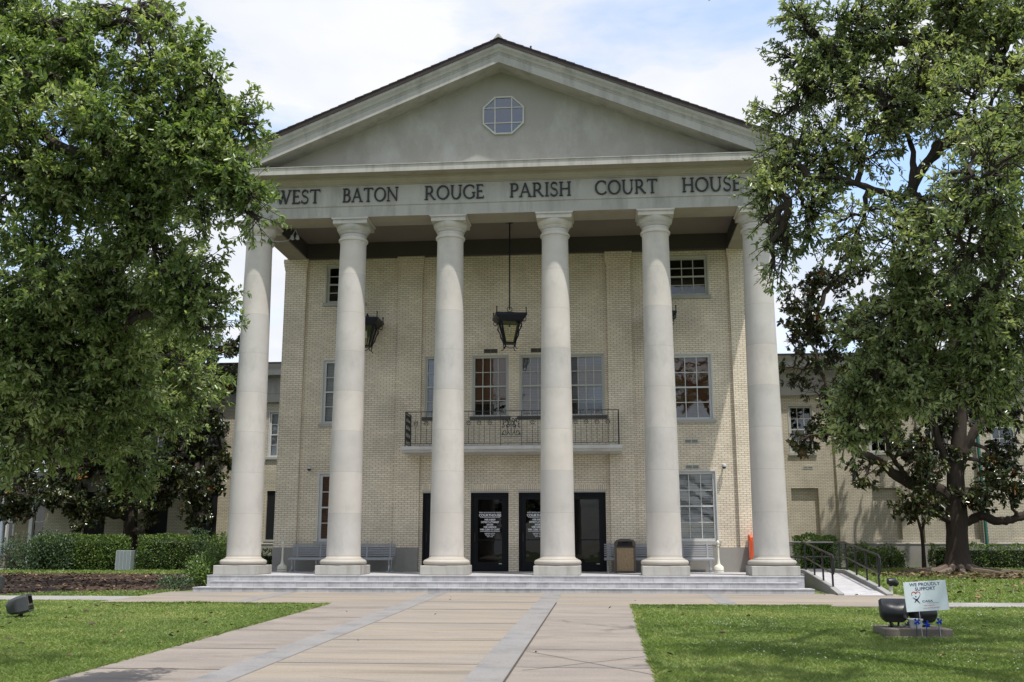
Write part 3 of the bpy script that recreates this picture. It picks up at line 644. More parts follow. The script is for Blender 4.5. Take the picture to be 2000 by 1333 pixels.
# scrolled centre panel
for x in (-.345, .345): q.bar((x, yr, 3.985), (x, yr, zt), .018, .018)
for z in (4.28, 4.93): q.bar((-.345, yr, z), (.345, yr, z), .014, .014)
for s in (-1, 1):
    for cx, cz, r, a0, a1 in ((.20, 4.80, .095, 200, -250), (.20, 4.42, .10, 160, 600), (.10, 4.62, .06, 0, 400), (.27, 4.62, .055, 90, 430)):
        ring(q, s * cx, cz, r, .014, yr, 26, a0 if s > 0 else 180 - a0, a1 if s > 0 else 180 - a1, r * .25)
    q.tube([(s * .03, yr, 4.33), (s * .10, yr, 4.45), (s * .14, yr, 4.6), (s * .10, yr, 4.75), (s * .22, yr, 4.9)], .012, 5)
    for cx, cz in ((.29, 4.36), (.30, 4.86), (.06, 4.86), (.25, 4.71)): q.lathe([(.002, cz - .035), (.03, cz), (.002, cz + .035)], (s * cx, yr), 6, cap=False)
ring(q, 0, 4.74, .085, .013, yr); ring(q, 0, 4.74, .06, .011, yr, 20, 0, 500, .01)
q.tube([(0, yr, 4.30), (0, yr, 4.66)], .013, 5)
# scrolled side panels
for s in (-1, 1):
    x = s * 3.47
    for yy in np.arange(3.1, 3.95, .12): q.bar((x, yy, zb), (x, yy, zt), .012, .012)
    for yy in (3.2, 3.45, 3.7, 3.88):
        for cz in (4.25, 4.5, 4.75, 4.97):
            q.tube([(x, yy + .1 * math.cos(a) * (1 - a / 9), cz + .1 * math.sin(a) * (1 - a / 9)) for a in np.linspace(0, 7.5, 18)], .012, 4, cap=False)
q.build('railing', MAT['iron'], bal)

# ================================================================== wings
def wing(name, label, x0, x1, holes_up, holes_low, pil, Y=18.0, low='screen'):
    P = thing(name, label, 'building', ((x0 + x1) / 2, Y, 0))
    hs = [(a, b, 5.02, 7.18) for a, b in holes_up] + [(a, b, 1.14, 3.42) for a, b in holes_low]
    mb = MB(); wall_faces(mb, x0, x1, -.6, 7.7, Y, .16, hs)
    for a, b in pil: mb.box(a, b, Y - .10, Y + .02, .97, 7.66)
    xe = x0 if abs(x0) > abs(x1) else x1
    mb.quad((xe, Y, -.6), (xe, Y + 12, -.6), (xe, Y + 12, 7.7), (xe, Y, 7.7)); mb.build('wall', MAT['brick_wing_shaded'], P)
    q = MB(); q.box(x0, x1, Y + .5, Y + .6, -.5, 9.3); q.build('interior_wall', MAT['dark'], P)
    q = MB(); q.box(x0 - .02, x1 + .02, Y - .13, Y + .02, -.6, .92); q.prism([(Y - .15, .92), (Y - .15, .955), (Y - .02, .985), (Y - .02, .92)], x0 - .02, x1 + .02, 'x'); q.build('concrete_base', MAT['dado'], P)
    prof = [(-.05, 7.655), (-.13, 7.66), (-.13, 8.06), (-.15, 8.07), (-.15, 8.11), (-.06, 8.115), (-.06, 8.86), (-.20, 8.90), (-.55, 8.93), (-.55, 9.20), (-.57, 9.205), (-.57, 9.235), (-.59, 9.26), (-.66, 9.40), (-.67, 9.45)]
    q = MB()
    for (a, z0), (b, z1) in zip(prof, prof[1:]): q.quad((x0 - .1, Y + a, z0), (x1 + .1, Y + a, z0), (x1 + .1, Y + b, z1), (x0 - .1, Y + b, z1))
    ec = q.build('entablature', MAT['trim'], P)
    q = MB(); q.prism([(Y - .70, 9.452), (Y - .70, 9.53), (Y + 8, 11.0), (Y + 8, 9.452)], x0 - .15, x1 + .15, 'x'); q.build('roof', MAT['roof_edge'], P)
    for a, b in holes_up:
        window(P, a, b, 5.02, 7.18, Y, 3, 4, MAT['wframe_w'] if low == 'screen' else MAT['wframe'], MAT['blind_w'] if low == 'screen' else None, 'sill')
    for a, b in holes_low:
        q = MB()
        if low == 'screen': q.box(a + .01, b - .01, Y + .06, Y + .10, 1.15, 3.41); o = q.build('window_screen', MAT['screen'], P); s = MB(); s.box(a - .05, b + .05, Y - .06, Y + .05, 1.05, 1.138); s.build('sill', MAT['sill'], o)
        else: q.box(a - .01, b + .01, Y + .155, Y + .2, 1.1, 3.43); q.build('blind_window', MAT['brick_wing_shaded'], P)
    return P
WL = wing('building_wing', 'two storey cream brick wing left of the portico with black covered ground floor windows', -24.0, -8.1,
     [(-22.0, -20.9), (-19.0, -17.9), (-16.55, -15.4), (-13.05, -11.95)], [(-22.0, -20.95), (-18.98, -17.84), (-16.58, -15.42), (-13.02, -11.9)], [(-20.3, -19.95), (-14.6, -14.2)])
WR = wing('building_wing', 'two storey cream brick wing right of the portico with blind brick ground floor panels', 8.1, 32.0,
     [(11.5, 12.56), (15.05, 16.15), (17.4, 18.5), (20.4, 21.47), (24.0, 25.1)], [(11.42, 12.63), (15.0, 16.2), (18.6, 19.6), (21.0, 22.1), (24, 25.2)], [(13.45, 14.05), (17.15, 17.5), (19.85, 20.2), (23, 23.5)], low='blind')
vent(WR, 12.0, 12.45, 4.28, 4.42, 18)
q = MB(); q.tube([(-19.45, 17.85, 8.0), (-19.45, 17.85, .4), (-19.45, 17.7, .2)], .075, 10)
for z in (1.9, 4.2, 6.5): q.tube([(-19.45, 17.85, z), (-19.45, 17.85, z + .06)], .10, 10)
q.build('drainpipe', MAT['teal'], WL, True)
q = MB(); q.tube([(19.75, 17.85, 8.0), (19.75, 17.85, .1)], .07, 10); q.build('drainpipe', MAT['teal'], WR, True)
# the lower building far left with its white posts
AX = thing('porch_building', 'low tan brick building with white porch posts at far left', 'building', (-30, 22, 0))
mb = MB(); ah = [(-28.9, -27.9, .9, 3.3), (-26.9, -26.2, .9, 3.3), (-24.9, -24.2, .9, 3.3)]
wall_faces(mb, -40, -23.2, -.5, 4.2, 22.0, .2, ah); mb.build('wall', brick_mat('tan_brick', (.36, .29, .19), (.31, .25, .165), (.12, .09, .06)), AX)
q = MB(); q.box(-40, -23.2, 22.3, 22.4, -.5, 4.2); q.build('interior_wall', MAT['dark'], AX)
q = MB(); q.box(-40, -23.3, 19.4, 23, 4.0, 4.5); q.build('roof', MAT['trim'], AX)
for a, b, c, d in ah: window(AX, a, b, c, d, 22.0, 1, 2, MAT['wframe_w'], None, 'sill')
for x in (-26.9, -25.6, -24.35):
    q = MB(); q.box(x - .09, x + .09, 19.6, 19.78, -.2, 4.0); q.box(x - .13, x + .13, 19.56, 19.82, 3.85, 4.0); q.build('post', MAT['wframe_w'], AX)

# ================================================================== porch, steps, ramp
PS = thing('porch_steps', 'grey marble porch floor with three wide steps below the columns', 'steps', (0, -1, -.46))
q = MB(); q.box(-8.3, 8.3, -1.0, 4.3, -.5, -.018); q.build('riser', MAT['riser'], PS)
q = MB(); q.box(-8.315, 8.315, -1.015, 4.3, -.018, .0); q.build('porch_floor', MAT['tread'], PS)
for x, y, z, yb in ((8.08, -1.35, -.155, -1.0), (8.42, -1.70, -.31, -1.0)):
    q = MB(); q.box(-x, x, y, yb, z - .4, z - .02); st = q.build('step', MAT['riser'], PS)
    q = MB(); q.box(-x - .012, x + .012, y - .014, yb - .0, z - .02, z); q.build('tread', MAT['tread'], st)
RP = thing('wheelchair_ramp', 'pale concrete access ramp rising to the right end of the porch', 'ramp', (9.6, 0, -.46))
q = MB(); q.prism([(-2.1, -.44), (-2.1, -.60), (4.2, -.60), (4.2, -.003), (2.6, -.003)], 9.0, 10.15, 'x'); q.box(8.32, 9.0, 2.2, 4.2, -.5, -.004); q.build('ramp_slab', MAT['tread'], RP)
for x, c in ((8.98, .05), (10.2, .09)):
    q = MB(); q.prism([(-2.2, -.40), (-2.2, -.7), (4.2, -.7), (4.2, .10), (2.5, .10), (-1.0, -.24)], x - .07, x + .09, 'x'); q.build('kerb', MAT['kerb'], RP)
q = MB(); q.box(8.33, 10.3, 4.201, 4.3, -.6, .1); q.build('kerb', MAT['kerb'], RP)
def zr(y): return min(-.42 + (y + 2.1) * .0895, 0.0)
def handrail(label, x, ys, y_end, xr):
    T = thing('handrail', label, 'handrail', (x, ys[0], zr(ys[0])), 'handrails of the access ramp')
    q = MB(); y0, y1 = ys[0] - .12, ys[-1]
    top = [(x, y0, zr(y0) + .42), (x, y0 - .10, zr(y0) + .50), (x, y0 - .10, zr(y0) + .83), (x, y0, zr(y0) + .91), (x, 2.6, .92), (x, y_end, .92), (xr, y_end, .92)]
    q.tube(top, .028, 8); q.tube([(x, y0, zr(y0) + .42), (x, 2.6, .48), (x, y_end, .48), (xr, y_end, .48)], .024, 8); q.build('rail', MAT['rail_blk'], T, True)
    for y in ys:
        q = MB(); q.bar((x, y, zr(y) + .0), (x, y, zr(y) + .91), .045, .045); q.build('post', MAT['rail_blk'], T)
    q = MB(); q.bar((xr, y_end, .0), (xr, y_end, .93), .045, .045); q.build('post', MAT['rail_blk'], T)
handrail('black metal handrail on the side of the ramp nearest the steps', 9.02, (-1.15, .05, 1.25, 2.55), 3.1, 8.45)
handrail('black metal handrail on the outer lawn side of the ramp', 10.22, (-1.15, .1, 1.3, 2.5, 3.4), 4.1, 8.45)

# ================================================================== porch furniture
def bench(label):
    x0, x1 = -7.27, -3.84; T = thing('porch_bench', label, 'bench', ((x0 + x1) / 2, 3.45, 0), 'benches against the porch wall')
    q = MB()
    for k in range(6):
        z = .50 + k * .068; y = 3.62 + k * .012; q.box(x0, x1, y, y + .03, z, z + .041)
    q.build('backrest', MAT['grey_metal'], T, False, .006)
    q = MB()
    for k in range(6): q.box(x0, x1, 3.17 + k * .075, 3.17 + k * .075 + .06, .405 + .004 * k, .435 + .004 * k)
    q.box(x0, x1, 3.145, 3.168, .37, .43); q.build('seat', MAT['grey_metal'], T, False, .006)
    for k in range(5):
        x = x0 + .17 + k * (x1 - x0 - .34) / 4; q = MB(); q.bar((x, 3.60, .40), (x, 3.672, .93), .05, .02); q.build('back_strut', MAT['grey_metal'], T)
    for x in (x0 + .12, x0 + .92, x0 + 1.72, x0 + 2.5, x1 - .12):
        q = MB(); q.tube([(x, 3.10, .03), (x, 3.19, .06), (x, 3.24, .2), (x, 3.20, .33), (x, 3.18, .40)], .022, 6); q.tube([(x, 3.66, .03), (x, 3.60, .08), (x, 3.57, .22), (x, 3.6, .40)], .022, 6); q.bar((x, 3.18, .39), (x, 3.62, .41), .03, .03)
        q.box(x - .03, x + .03, 3.05, 3.15, .001, .035); q.box(x - .03, x + .03, 3.62, 3.72, .001, .035); q.build('leg', MAT['steel'], T)
    return T
B1 = bench('long grey slatted bench on the porch left of the doors'); B2 = copy_tree(B1); B2.location.x += 10.2
B2['label'] = 'long grey slatted bench on the porch beside the trash can'
T = thing('trash_can', 'brown trash can with pebbled panels beside the right door', 'trash can', (3.58, 3.0, 0))
q = MB(); q.box(3.26, 3.90, 2.68, 3.32, .002, .80); q.build('body', MAT['brownpl'], T, False, .03)
peb = M('pebble_aggregate', (.30, .215, .125), .9, .55, 38, fine=70, bmp=.8)
for a in (0, 1):
    q = MB()
    if a == 0: q.box(3.325, 3.835, 2.668, 2.70, .06, .745)
    else: q.box(3.246, 3.27, 2.745, 3.255, .06, .745)
    q.build('pebble_panel', peb, T)
q = MB(); q.prism([(3.25, .80), (3.91, .80), (3.91, .93), (3.84, 1.0), (3.70, 1.035), (3.46, 1.035), (3.32, 1.0), (3.25, .93)], 2.66, 3.34); q.build('lid', MAT['brownpl'], T, False, .02)
q = MB(); q.prism([(3.34, .815), (3.82, .815), (3.80, .955), (3.36, .955)], 2.652, 2.70); q.build('opening', MAT['dark'], T)
q = MB(); q.prism([(3.48, .935), (3.68, .935), (3.66, .90), (3.50, .90)], 2.64, 2.66); q.build('flap', MAT['black'], T)
def urn(label, x, y):
    T = thing('ash_receptacle', label, 'ash bin', (x, y, 0), 'smokers posts on the porch')
    q = MB(); q.lathe([(.15, .002), (.155, .03), (.15, .17), (.125, .205), (.06, .25), (.04, .34), (.03, .45), (.028, .80)], (x, y), 20); q.build('base', MAT['white_pl'], T, True)
    q = MB(); q.lathe([(.028, .80), (.045, .81), (.045, .84), (.03, .85), (.05, .88), (.05, .94), (.03, .97), (.01, .99)], (x, y), 16); q.build('cap', MAT['white_pl'], T, True)
    q = MB(); q.lathe([(.152, .06), (.158, .075), (.152, .09)], (x, y), 20, cap=False); q.build('rim', MAT['trim_lt'], T)
urn('cream smokers post at the left end of the left bench', -7.40, 3.0); urn('cream smokers post between the right bench and the end column', 6.45, 2.9)
T = thing('news_box', 'orange red metal box half hidden behind the rightmost column', 'box', (7.75, 3.7, 0))
q = MB(); q.prism([(3.45, .30), (3.45, 1.08), (3.50, 1.16), (3.90, 1.16), (3.90, .30)], 7.50, 7.98, 'x'); q.build('body', MAT['orange'], T, False, .02)
q = MB(); q.box(7.55, 7.93, 3.435, 3.452, .40, 1.0); q.build('door', MAT['orange'], T, False, .01)
q = MB(); q.box(7.60, 7.88, 3.43, 3.437, .62, .94); q.build('pane', MAT['dark'], T)
q = MB(); q.box(7.70, 7.78, 3.6, 3.75, .03, .30); q.box(7.56, 7.92, 3.5, 3.88, .002, .04); q.build('stand', MAT['orange'], T)
q = MB(); q.box(7.492, 7.502, 3.52, 3.58, .45, .98); q.build('label_strip', MAT['wframe_w'], T)

# ------------------------------------------------------------------ lanterns
def lantern(name, label, x, y, z, yaw, hang=None, group=None):
    """z: underside of the cap"""
    T = thing(name, label, 'lantern', (x, y, z), group)
    ca, sa = math.cos(yaw), math.sin(yaw)
    def L(a, b, c): return (x + a * ca - b * sa, y + a * sa + b * ca, z + c)
    def sq(h, c): return [L(a * h, b * h, c) for a, b in ((-1, -1), (1, -1), (1, 1), (-1, 1))]
    q = MB(); vs = sq(.36, -.16) + sq(.50, -.0) + sq(.50, .07) + sq(.20, .13) + sq(.04, .20)
    fs = [(0, 3, 2, 1)] + [(k * 4 + i, k * 4 + (i + 1) % 4, k * 4 + 4 + (i + 1) % 4, k * 4 + 4 + i) for k in range(4) for i in range(4)] + [(16, 17, 18, 19)]
    q.add(vs, fs); q.build('cap', MAT['iron_blue'], T)
    q = MB()
    t, b = sq(.30, -.15), sq(.145, -.84)
    for i in range(4):
        j = (i + 1) % 4; q.tube([t[i], b[i]], .03, 5); q.tube([b[i], b[j]], .028, 5); q.tube([t[i], t[j]], .03, 5)
    q.add(sq(.13, -.86) + sq(.13, -.83), [(0, 3, 2, 1), (4, 5, 6, 7), (0, 1, 5, 4), (1, 2, 6, 5), (2, 3, 7, 6), (3, 0, 4, 7)])
    q.build('frame', MAT['iron_blue'], T)
    q = MB()
    for i in range(4):
        j = (i + 1) % 4; q.quad(b[i], b[j], t[j], t[i])
    q.build('pane', MAT['glass_lamp'], T)
    q = MB(); q.tube([L(0, 0, -.55), L(0, 0, -.32)], .035, 8); q.build('lamp', MAT['bulb'], T); q = MB(); q.tube([L(0, 0, -.32), L(0, 0, -.05)], .02, 6); q.build('socket', MAT['iron_blue'], T)
    for k, (sx, sy) in enumerate(((-1, -1), (1, -1), (1, 1), (-1, 1))):
        q = MB()
        q.tube([L(sx * .47, sy * .47, .07), L(sx * .47, sy * .47, .22)], .018, 5); q.tube([L(sx * .47, sy * .47, .22), L(sx * .47, sy * .47, .25)], .028, 5)
        pts = []
        for i in range(22):                              # scroll under the corner of the cap, then a twisted bar down to a foot
            a = 5.6 * i / 21; rr = .105 * (1 - .75 * i / 21); d = .40 + rr * math.cos(math.pi * .5 - a) * .8; pts.append(L(sx * d, sy * d, -.13 + rr * math.sin(math.pi * .5 - a)))
        q.tube(pts, .013, 4)
        q.tube([L(sx * d, sy * d, c) for d, c in ((.37, -.12), (.33, -.22), (.34, -.34), (.27, -.5), (.25, -.62), (.19, -.76), (.17, -.90), (.16, -.98), (.205, -1.05), (.25, -1.03))], [.018, .016, .026, .016, .026, .016, .016, .014, .012, .008], 5)
        q.build('scroll', MAT['iron_blue'], T)
    q = MB(); q.tube([L(.15 * math.cos(a), -.15, -.92 - .1 * math.sin(a)) for a in np.linspace(0, math.pi, 9)], .012, 4); q.tube([L(-.15, .15 * math.cos(a), -.92 - .1 * math.sin(a)) for a in np.linspace(0, math.pi, 9)], .012, 4); q.build('hoop', MAT['iron_blue'], T)
    q = MB()
    if hang: q.tube([(x, y, z + .26), (x, y, hang)], .022, 6); q.tube([(x + .08 * math.cos(a), y, z + .275 + .08 * math.sin(a)) for a in np.linspace(0, 2 * math.pi, 15)], .013, 4); q.lathe([(.12, hang - .05), (.12, hang - .002)], (x, y), 14); q.build('rod', MAT['iron_blue'], T)
    else: q.tube([(x, y, z + .15), (x, y + .1, z + .3), (x, y + .4, z + .22), (x, 4.05, z - .05)], .025, 6); q.box(x - .09, x + .09, 4.02, 4.06, z - .4, z + .2); q.tube([(x, 4.03, z - .35), (x, y + .3, z - .5), (x, y + .12, z - .8)], .022, 6); q.build('bracket', MAT['iron_blue'], T)
lantern('hanging_lantern', 'black iron lantern hanging on a long rod over the entrance', .04, 2.0, 8.0, .22, hang=11.22)
lantern('wall_lantern', 'black iron wall lantern peeping out right of the second column', -4.98, 3.45, 8.28, .0, group='wall lanterns under the portico')
lantern('wall_lantern', 'black iron wall lantern almost hidden behind the second column from the right', 4.93, 3.45, 8.28, .0, group='wall lanterns under the portico')
def dome(label, x, z):
    T = thing('security_camera', label, 'camera', (x, YW, z), 'dome cameras on the front wall')
    q = MB(); q.tube([(x, YW, z + .03), (x, YW - .16, z + .05)], .03, 8); q.lathe([(.075, z - .02), (.075, z + .05), (.05, z + .075)], (x, YW - .16), 16); q.build('mount', MAT['wframe_w'], T, True)
    q = MB(); q.lathe([(.01, z - .09), (.04, z - .08), (.062, z - .05), (.068, z - .021)], (x, YW - .16), 16); q.build('dome', MAT['greypl'], T, True)
dome('small white dome camera on the wall left of the second column', -6.90, 3.38); dome('small white dome camera on the sunlit wall right of the tall window', 6.85, 3.36)
T = thing('cable_lamp', 'small wired floodlight under the beam beside the leftmost capital', 'lamp', (-6.8, .45, 10.4))
q = MB(); q.tube([(-7.22, -.2, 10.1), (-7.0, .0, 10.12), (-6.8, .3, 10.25), (-6.75, .42, 10.4)], .012, 5); q.build('cable', MAT['steel'], T)
q = MB(); q.lathe([(.02, 10.30), (.07, 10.33), (.05, 10.44), (.02, 10.46)], (-6.72, .42), 10); q.lathe([(.02, 10.30), (.07, 10.33), (.05, 10.44), (.02, 10.46)], (-6.55, .42), 10); q.tube([(-6.72, .42, 10.44), (-6.63, .45, 10.66), (-6.55, .42, 10.44)], .02, 5); q.build('head', MAT['steel'], T)

# ================================================================== things on the lawns
def flood(label, x, y, z, yaw, tilt, sc=1., mat='blackpl', foot=True, wide=False):
    T = thing('floodlight', label, 'floodlight', (x, y, z), 'ground floodlights')
    m = Matrix.Translation((x, y, z + .30 * sc)) @ Matrix.Rotation(yaw, 4, 'Z') @ Matrix.Rotation(tilt, 4, 'X') @ Matrix.Diagonal((sc, sc, sc, 1))
    def X(p): return tuple(m @ Vector(p))
    # housing: a bevelled hood, wide at the front (+y), narrow at the back
    vs = []
    for y_, w, h0, h1 in ((-.24, .17, -.08, .10), (-.18, .22, -.13, .16), (.0, .275, -.17, .20), (.17, .285, -.17, .205), (.19, .275, -.16, .195)):
        c = .05; vs += [X(p) for p in ((-w + c, y_, h0), (w - c, y_, h0), (w, y_, h0 + c), (w, y_, h1 - c), (w - c, y_, h1), (-w + c, y_, h1), (-w, y_, h1 - c), (-w, y_, h0 + c))]
    fs = [tuple(range(8))] + [(k * 8 + i, k * 8 + 8 + i, k * 8 + 8 + (i + 1) % 8, k * 8 + (i + 1) % 8) for k in range(4) for i in range(8)] + [tuple(range(32, 40))[::-1]]
    q = MB(); q.add(vs, fs); q.build('housing', MAT[mat], T, True)
    q = MB(); q.add([X(p) for p in ((-.235, .194, -.12), (.235, .194, -.12), (.235, .194, .155), (-.235, .194, .155))], [(0, 1, 2, 3)]); q.build('lens', MAT['glass_dk'], T)
    q = MB()
    for s in (-1, 1): q.tube([X((s * .10, .0, -.17)), (x + s * .075 * sc, y, z + .06 * sc), (x + s * .075 * sc, y, z + .005)], .022 * sc, 6)
    q.box(x - .11 * sc, x + .11 * sc, y - .06, y + .06, z + .002, z + .025); q.build('yoke', MAT['rail_blk'], T); return T
bx, by = 7.93, -12.1; gzb = gz(by)
T = thing('concrete_pad', 'low weathered concrete block under the floodlights on the right lawn', 'concrete block', (bx, by, gzb))
q = MB(); q.box(7.42, 8.46, by - .42, by + .42, gzb - .1, gzb + .135); q.build('block', MAT['cblock'], T, False, .018)
q = MB(); q.box(7.39, 8.52, by - .47, by + .40, gzb - .1, gzb + .018); q.build('footing', MAT['cblock'], T, False, .02)
flood('black hooded floodlight at the left end of the concrete block', 7.66, by - .05, gzb + .136, -.25, .5, .80)
flood('black hooded floodlight behind the pale blue yard sign', 8.15, by + .08, gzb + .136, .35, .72, .80)
T = thing('junction_box', 'round grey junction box between the two floodlights', 'junction box', (7.92, by - .2, gzb + .136))
q = MB(); q.lathe([(.10, gzb + .137), (.11, gzb + .25), (.125, gzb + .255), (.125, gzb + .275), (.02, gzb + .285)], (7.945, by - .2), 20); q.build('body', MAT['steel'], T, True)
q = MB(); q.tube([(7.84, by - .2, gzb + .19), (7.72, by - .22, gzb + .155), (7.62, by - .18, gzb + .15), (7.60, by - .1, gzb + .2)], .018, 6); q.tube([(7.85, by - .2, gzb + .2), (7.79, by - .2, gzb + .2)], .03, 8); q.build('conduit', MAT['greypl'], T)
# yard sign
sy = -12.62; SG = thing('yard_sign', 'pale blue yard sign reading we proudly support on two wire stakes', 'sign', (8.03, sy, gz(sy)))
sm = Matrix.Translation((8.055, sy, gz(sy) + .66)) @ Matrix.Rotation(R(-3.6), 4, 'Y')
def SX(m): m.v = [tuple(sm @ Vector(p)) for p in m.v]; return m
q = MB(); q.box(-.33, .33, -.005, .005, -.23, .23); SX(q).build('board', MAT['signw'], SG)
for x in (-.14, .14):
    q = MB(); q.tube([(x, .0, -.72), (x, .0, -.1)], .005, 5); SX(q).build('stake', MAT['steel'], SG)
def sign_text(lines, mat, name='lettering', bold=.0, sx=1., x=0):
    o = text_mesh(lines, name, mat, None, -.0062, x, bold=bold, sx=sx, extr=.0006); o.data.transform(sm); adopt(o, SG)
sign_text([('WE PROUDLY', .185, .05), ('SUPPORT', .115, .05)], MAT['navy'], bold=.018, sx=1.05)
sign_text([('CASA', -.078, .032)], MAT['navy'], bold=.015, sx=1.45, x=.01)
sign_text([('Court Appointed Special Advocates', -.108, .009)], MAT['navy'], x=.09); sign_text([('FOR CHILDREN', -.145, .011)], MAT['red'], x=.03, sx=1.5); sign_text([('CASA OF THE 18TH JDC', -.185, .013)], MAT['red'], x=.06, sx=1.3)
q = MB(); hy = -.0066
def flat(pts, w): 
    for i in range(len(pts) - 1):
        a, b = Vector(pts[i]), Vector(pts[i + 1]); n = Vector((-(b - a).y, (b - a).x)).normalized(); wa, wb = w[i] / 2, w[i + 1] / 2
        q.prism([tuple(a + n * wa), tuple(a - n * wa), tuple(b - n * wb), tuple(b + n * wb)], hy - .0004, -.0051)
hx, hz = -.155, .022
heart = [(hx + .0042 * 16 * math.sin(t) ** 3, hz + .0042 * (13 * math.cos(t) - 5 * math.cos(2 * t) - 2 * math.cos(3 * t) - math.cos(4 * t))) for t in np.linspace(-1.9, 1.9, 41)]
flat(heart, [.004 + .012 * math.sin(math.pi * i / 40) for i in range(41)]); SX(q).build('heart_mark', MAT['red'], SG)
q = MB(); hy = -.0068
flat([(hx - .055, hz - .035), (hx - .02, hz - .06), (hx + .0, hz - .075), (hx + .03, hz - .05), (hx + .065, hz + .0)], [.006, .016, .024, .014, .004])
flat([(hx, hz - .07), (hx - .035, hz - .115)], [.024, .007]); flat([(hx, hz - .07), (hx + .045, hz - .13)], [.024, .006]); flat([(hx - .006, hz - .012), (hx - .004, hz - .032)], [.018, .016]); SX(q).build('figure_mark', MAT['navy'], SG)
def pinwheel(label, x, y, h, a0):
    z = gz(y); T = thing('pinwheel', label, 'pinwheel', (x, y, z), 'blue pinwheels in the right lawn')
    q = MB(); q.tube([(x, y, z - .02), (x + .01, y, z + h)], .006, 5); q.build('stick', MAT['navy'], T)
    q = MB(); r = .052
    for k in range(4):
        a = a0 + k * math.pi / 2; c = Vector((x + .01, y - .02, z + h)); e1 = Vector((math.cos(a), 0, math.sin(a))); e2 = Vector((-math.sin(a), 0, math.cos(a)))
        p = [c, c + e1 * r + Vector((0, -.012, 0)), c + e1 * r * .9 + e2 * r * .75, c + e2 * r * .35 + Vector((0, -.03, 0))]; q.add(p, [(0, 1, 2), (0, 2, 3)])
    q.lathe([(.001, -.03)], (0, 0), 3, cap=False) if False else None; q.build('vanes', MAT['blue_foil'], T)
pinwheel('leftmost of the three blue foil pinwheels, in front of the junction box', 7.885, -12.56, .26, .3); pinwheel('middle of the three blue foil pinwheels by the sign stake', 8.00, -12.68, .235, .9); pinwheel('rightmost of the three blue foil pinwheels', 8.21, -12.62, .27, .1)
fy = -9.9
T = flood('grey hooded floodlight lying on the left lawn', -8.62, fy, gz(fy) - .05, -1.25, .25, .95, 'greypl')
flood('dark floodlight cut off by the left edge beyond the lawn path', -12.0, -5.6, gz(-5.6) + .1, .2, -.3, 1.1, 'greypl')
T = thing('spot_lamp', 'small black spot lamp on a white stub at the foot of the ramp', 'lamp', (10.55, -1.3, gz(-1.3)))
q = MB(); q.lathe([(.05, gz(-1.3) - .02), (.05, gz(-1.3) + .17), (.065, gz(-1.3) + .18), (.065, gz(-1.3) + .2)], (10.48, -1.3), 14); q.build('stub', MAT['white_pl'], T, True)
q = MB(); z = gz(-1.3) + .3; q.tube([(10.40, -1.3, z - .04), (10.44, -1.3, z + .02), (10.56, -1.3, z + .02), (10.66, -1.3, z - .05)], [.03, .10, .11, .07], 12); q.tube([(10.48, -1.3, z - .12), (10.48, -1.3, z - .02)], .03, 8); q.build('head', MAT['blackpl'], T, True)
# air conditioner, floodlight cluster and pole behind the left hedge
T = thing('air_conditioner', 'grey air conditioning unit standing in a gap of the left hedge', 'air conditioner', (-17.15, 12.7, gz(12.7)))
q = MB(); q.box(-17.5, -16.84, 12.3, 13.0, gz(12.7), gz(12.7) + .84); q.build('casing', M('grey_green_metal', (.20, .235, .235), .5, .1, 3), T, False, .02)
q = MB()
for x in (-17.48, -17.32, -17.17, -17.02, -16.86): q.box(x - .012, x + .012, 12.28, 12.3, gz(12.7) + .04, gz(12.7) + .80)
q.build('guard', MAT['steel'], T)
T = thing('light_cluster', 'rusty cluster of floodlight heads on a post behind the left hedge', 'lamp', (-18.9, 17.3, 0))
q = MB(); q.tube([(-18.8, 17.3, -.1), (-18.8, 17.3, 1.4)], .05, 8); q.build('post', MAT['cblock'], T)
q = MB()
for dx in (-.17, .05, .2): q.tube([(-18.8 + dx, 17.3, 1.38), (-18.8 + dx - .03, 17.2, 1.55), (-18.8 + dx - .05, 17.1, 1.62)], [.05, .10, .13], 9)
q.box(-19.02, -18.5, 17.2, 17.4, 1.36, 1.44); q.build('head', MAT['cblock'], T)
T = thing('flagpole', 'silver pole on a square concrete plinth at far left', 'pole', (-24.3, 15.0, 0))
q = MB(); q.box(-24.75, -23.75, 14.6, 15.4, -.3, .36); q.build('plinth', MAT['pave'], T, False, .03)
q = MB(); q.lathe([(.26, .361), (.26, .40), (.15, .47), (.125, .6), (.06, 11)], (-24.25, 15.0), 18); q.build('pole', MAT['steel'], T, True)
slab('sidewalk', -40, -22.3, 12.2, 14.4, MAT['walk'], .02)

# ================================================================== vegetation
def np_mesh(name, V, F, mat, parent=None, tint=None, smooth=False):
    me = bpy.data.meshes.new(name); nf, k = F.shape
    me.vertices.add(len(V)); me.vertices.foreach_set('co', np.ascontiguousarray(V, dtype=np.float32).ravel())
    me.loops.add(nf * k); me.loops.foreach_set('vertex_index', np.ascontiguousarray(F, dtype=np.int32).ravel())
    me.polygons.add(nf); me.polygons.foreach_set('loop_start', np.arange(0, nf * k, k, dtype=np.int32))
    me.update(calc_edges=True); me.materials.append(mat)
    if tint is not None: a = me.attributes.new('tint', 'FLOAT', 'POINT'); a.data.foreach_set('value', np.ascontiguousarray(tint, dtype=np.float32))
    if smooth: me.polygons.foreach_set('use_smooth', np.ones(nf, dtype=bool))
    o = bpy.data.objects.new(name, me); COL.objects.link(o); return adopt(o, parent)
def unit(a): return a / np.maximum(np.linalg.norm(a, axis=-1, keepdims=True), 1e-9)
